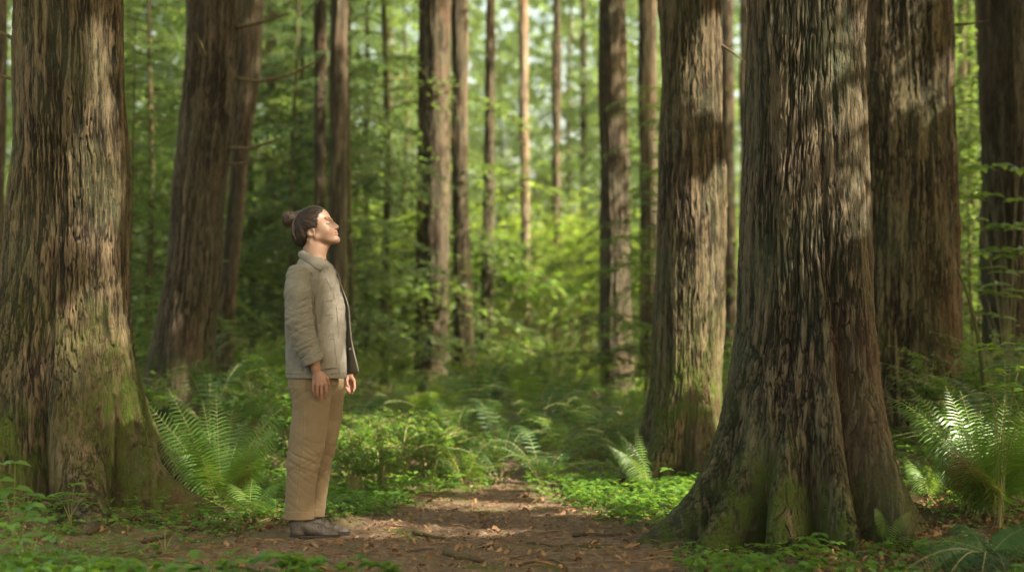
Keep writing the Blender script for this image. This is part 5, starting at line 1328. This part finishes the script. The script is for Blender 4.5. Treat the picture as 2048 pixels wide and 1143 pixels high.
seam([(655, 556), (667, 578), (676, 605), (680, 640), (681, 690), (683, 750)], .35, off=.6)
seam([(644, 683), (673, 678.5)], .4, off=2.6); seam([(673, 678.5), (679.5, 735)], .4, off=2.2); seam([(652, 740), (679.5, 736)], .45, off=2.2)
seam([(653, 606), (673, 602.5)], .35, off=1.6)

# --- trousers
T = Field(566, 700, -68, 68, 732, 1040, 1.25)
T.stack([(736, 583, 676, 57), (755, 581.5, 676, 58), (765, 579, 676, 59), (790, 585, 664, 50), (800, 588, 660, 46)], k=5, shear=-.10)
T.stack([(750, 583, 668, 30, -29), (775, 581, 667, 31, -29), (800, 587, 664.5, 30, -28), (820, 589, 662, 29, -27), (860, 584, 657.5, 27, -27), (900, 580, 651, 25, -27), (930, 577, 642, 25, -27), (960, 576, 636, 24, -26), (1000, 574, 632, 23, -25), (1033, 573.5, 630, 23, -25)], k=3)
T.stack([(750, 592, 689, 30, 29), (775, 596, 688, 31, 29), (800, 600, 685, 30, 28), (850, 602, 679, 27, 27), (900, 600, 668, 25, 27), (930, 597, 661, 25, 27), (960, 593, 656, 24, 26), (1000, 590, 650, 23, 25), (1033, 588, 646, 23, 25)], k=3)
Vt, Ft = T.mesh()
def tdisp(V):
    x, y, p = V[:, 0], V[:, 1], V[:, 2]; P1 = np.stack([(p - .6 * x) * .046, (x + .4 * p) * .012, y * .02], -1)
    r1 = 1 - np.abs(noise(P1 + 2) * 2.3).clip(0, 1); r2 = 1 - np.abs(noise(np.stack([(p + .7 * x) * .06, (x - .4 * p) * .014, y * .02], -1) + 12) * 2.3).clip(0, 1)
    kn = .9 * np.exp(-((p - 925) / 34) ** 2) + .3 * sst(960, 1020, p) + .45 * np.exp(-((p - 790) / 22) ** 2) + .25
    d = kn * (1.6 * (r1 ** 2 - .35) + 1.0 * (r2 ** 2 - .35)) * sst(1040, 1020, p) + .9 * noise(V * .04)
    seam = np.where(p < 880, 618 - (p - 760) * .03, 614 - (p - 880) * .12); d += -.9 * np.exp(-((x - seam) / 1.0) ** 2) * (np.abs(y) > 38)
    return d
trousers = sdf_obj('trousers', Vt, Ft, M['chino'], woman, it=2, disp=tdisp)
for x0, x1_, sg in ((572.0, 631.5, -1), (586.5, 647.5, 1)):
    C = Field(566, 656, -56, 56, 1012, 1044, 1.1); C.stack([(1019, x0 + 1, x1_ - .5, 24.5, sg * 25), (1036, x0, x1_ - 1, 24.5, sg * 25)], k=.3)
    Cc = Field(566, 656, -56, 56, 1012, 1044, 1.1); Cc.stack([(1028, x0 + 5, x1_ - 5, 19, sg * 25), (1050, x0 + 5, x1_ - 5, 19, sg * 25)], k=.1)
    V, F = C.mesh(np.maximum(C.f, -Cc.f)); sdf_obj('turn_up', V, F, M['chino'], trousers, it=1, disp=lambda V: .7 * noise(V * .1))

# --- boots
for dx, sg in ((0, -1), (18, 1)):
    K = Field(572, 706, -46, 46, 1016, 1076, 1.05); l = sg * 25
    K.chain([(601 + dx, 1030, l), (599 + dx, 1050, l), (600 + dx, 1060, l)], [15.5, 15.5, 16.5], 3)
    K.chain([(606 + dx, 1046, l), (626 + dx, 1056, l), (648 + dx, 1062, l), (668 + dx, 1066, l)], [15, 13.5, 11.5, 9.0], 4)
    K.ell((660 + dx, 1066, l), (19, 14, 8.5), 0, k=3)
    Xk, Yk, Zk = K.G(); K.f = np.maximum(K.f, -Zk - 1067.5)
    V, F = K.mesh()
    def bdisp(V, dx=dx, l=l):
        x, p = V[:, 0] - dx, V[:, 2]; d = .7 * noise(V * .09) + .45 * noise(V * .25)
        d += -.9 * np.exp(-((x - 652 + (p - 1050) * .5) / 1.2) ** 2) * (p < 1064); return d - .8 * np.exp(-((x - 634) / 2.0) ** 2) * (np.abs(V[:, 1] - l) < 9)
    boot = sdf_obj('boot', V, F, M['boot'], woman, it=1, disp=bdisp)
    K2 = Field(572, 706, -46, 46, 1060, 1078, 1.0); K2.stack([(1067.5, 581 + dx, 679 + dx, 15.0, l), (1072.5, 582 + dx, 679 + dx, 15, l)], k=.3, pw=2.6)
    V, F = K2.mesh(); sdf_obj('sole', V, F, M['sole'], boot, it=1)
    lc = []
    def ktop(x, ly):
        i = int(round((x - K.o[0]) / K.st)); j = int(round((ly - K.o[1]) / K.st)); c = np.where(K.f[i, j] < 0)[0]
        return -(K.o[2] + K.st * c[-1]) if len(c) else 1060.
    for i in range(5):
        q = i / 4; cx_ = 621 + 22 * q + dx; cp = 1036.5 + 15.5 * q
        for s_ in (-1, 1):
            P = np.array([(cx_ - 4, l + s_ * 8.5, cp + 5.5), (cx_, l + s_ * 4, cp + 1.0), (cx_ + 2.5, l - s_ * 4, cp + 1.2), (cx_ + 3, l - s_ * 8.5, cp + 7.5)], float); P[:, 2] = [ktop(q_[0], q_[1]) - .5 for q_ in P]
            t = np.linspace(0, 3, 12); P = np.stack([np.interp(t, np.arange(4), P[:, k]) for k in range(3)], -1); lc.append(tube(tw(P), .95 * S0, 6))
        for s_ in (-1, 1):
            c = np.array([cx_ - 3, l + s_ * 9.5, ktop(cx_ - 3, l + s_ * 9.5) + .5]); a = np.linspace(0, 6.283, 9); lc.append(tube(tw(np.stack([c[0] + 1.5 * np.cos(a), c[1] + 0 * a + s_ * .6, c[2] + 1.5 * np.sin(a)], -1)), .6 * S0, 5))
    V, F = join(lc); link('laces', make_mesh('laces', V, F, M['lace']), boot)
woman.location.z = float(gz(W_ORG[0], W_ORG[1])) + .004
label_gaps()
haze_box(-60, 60, -12, 95, -3.5, 30, .0006)
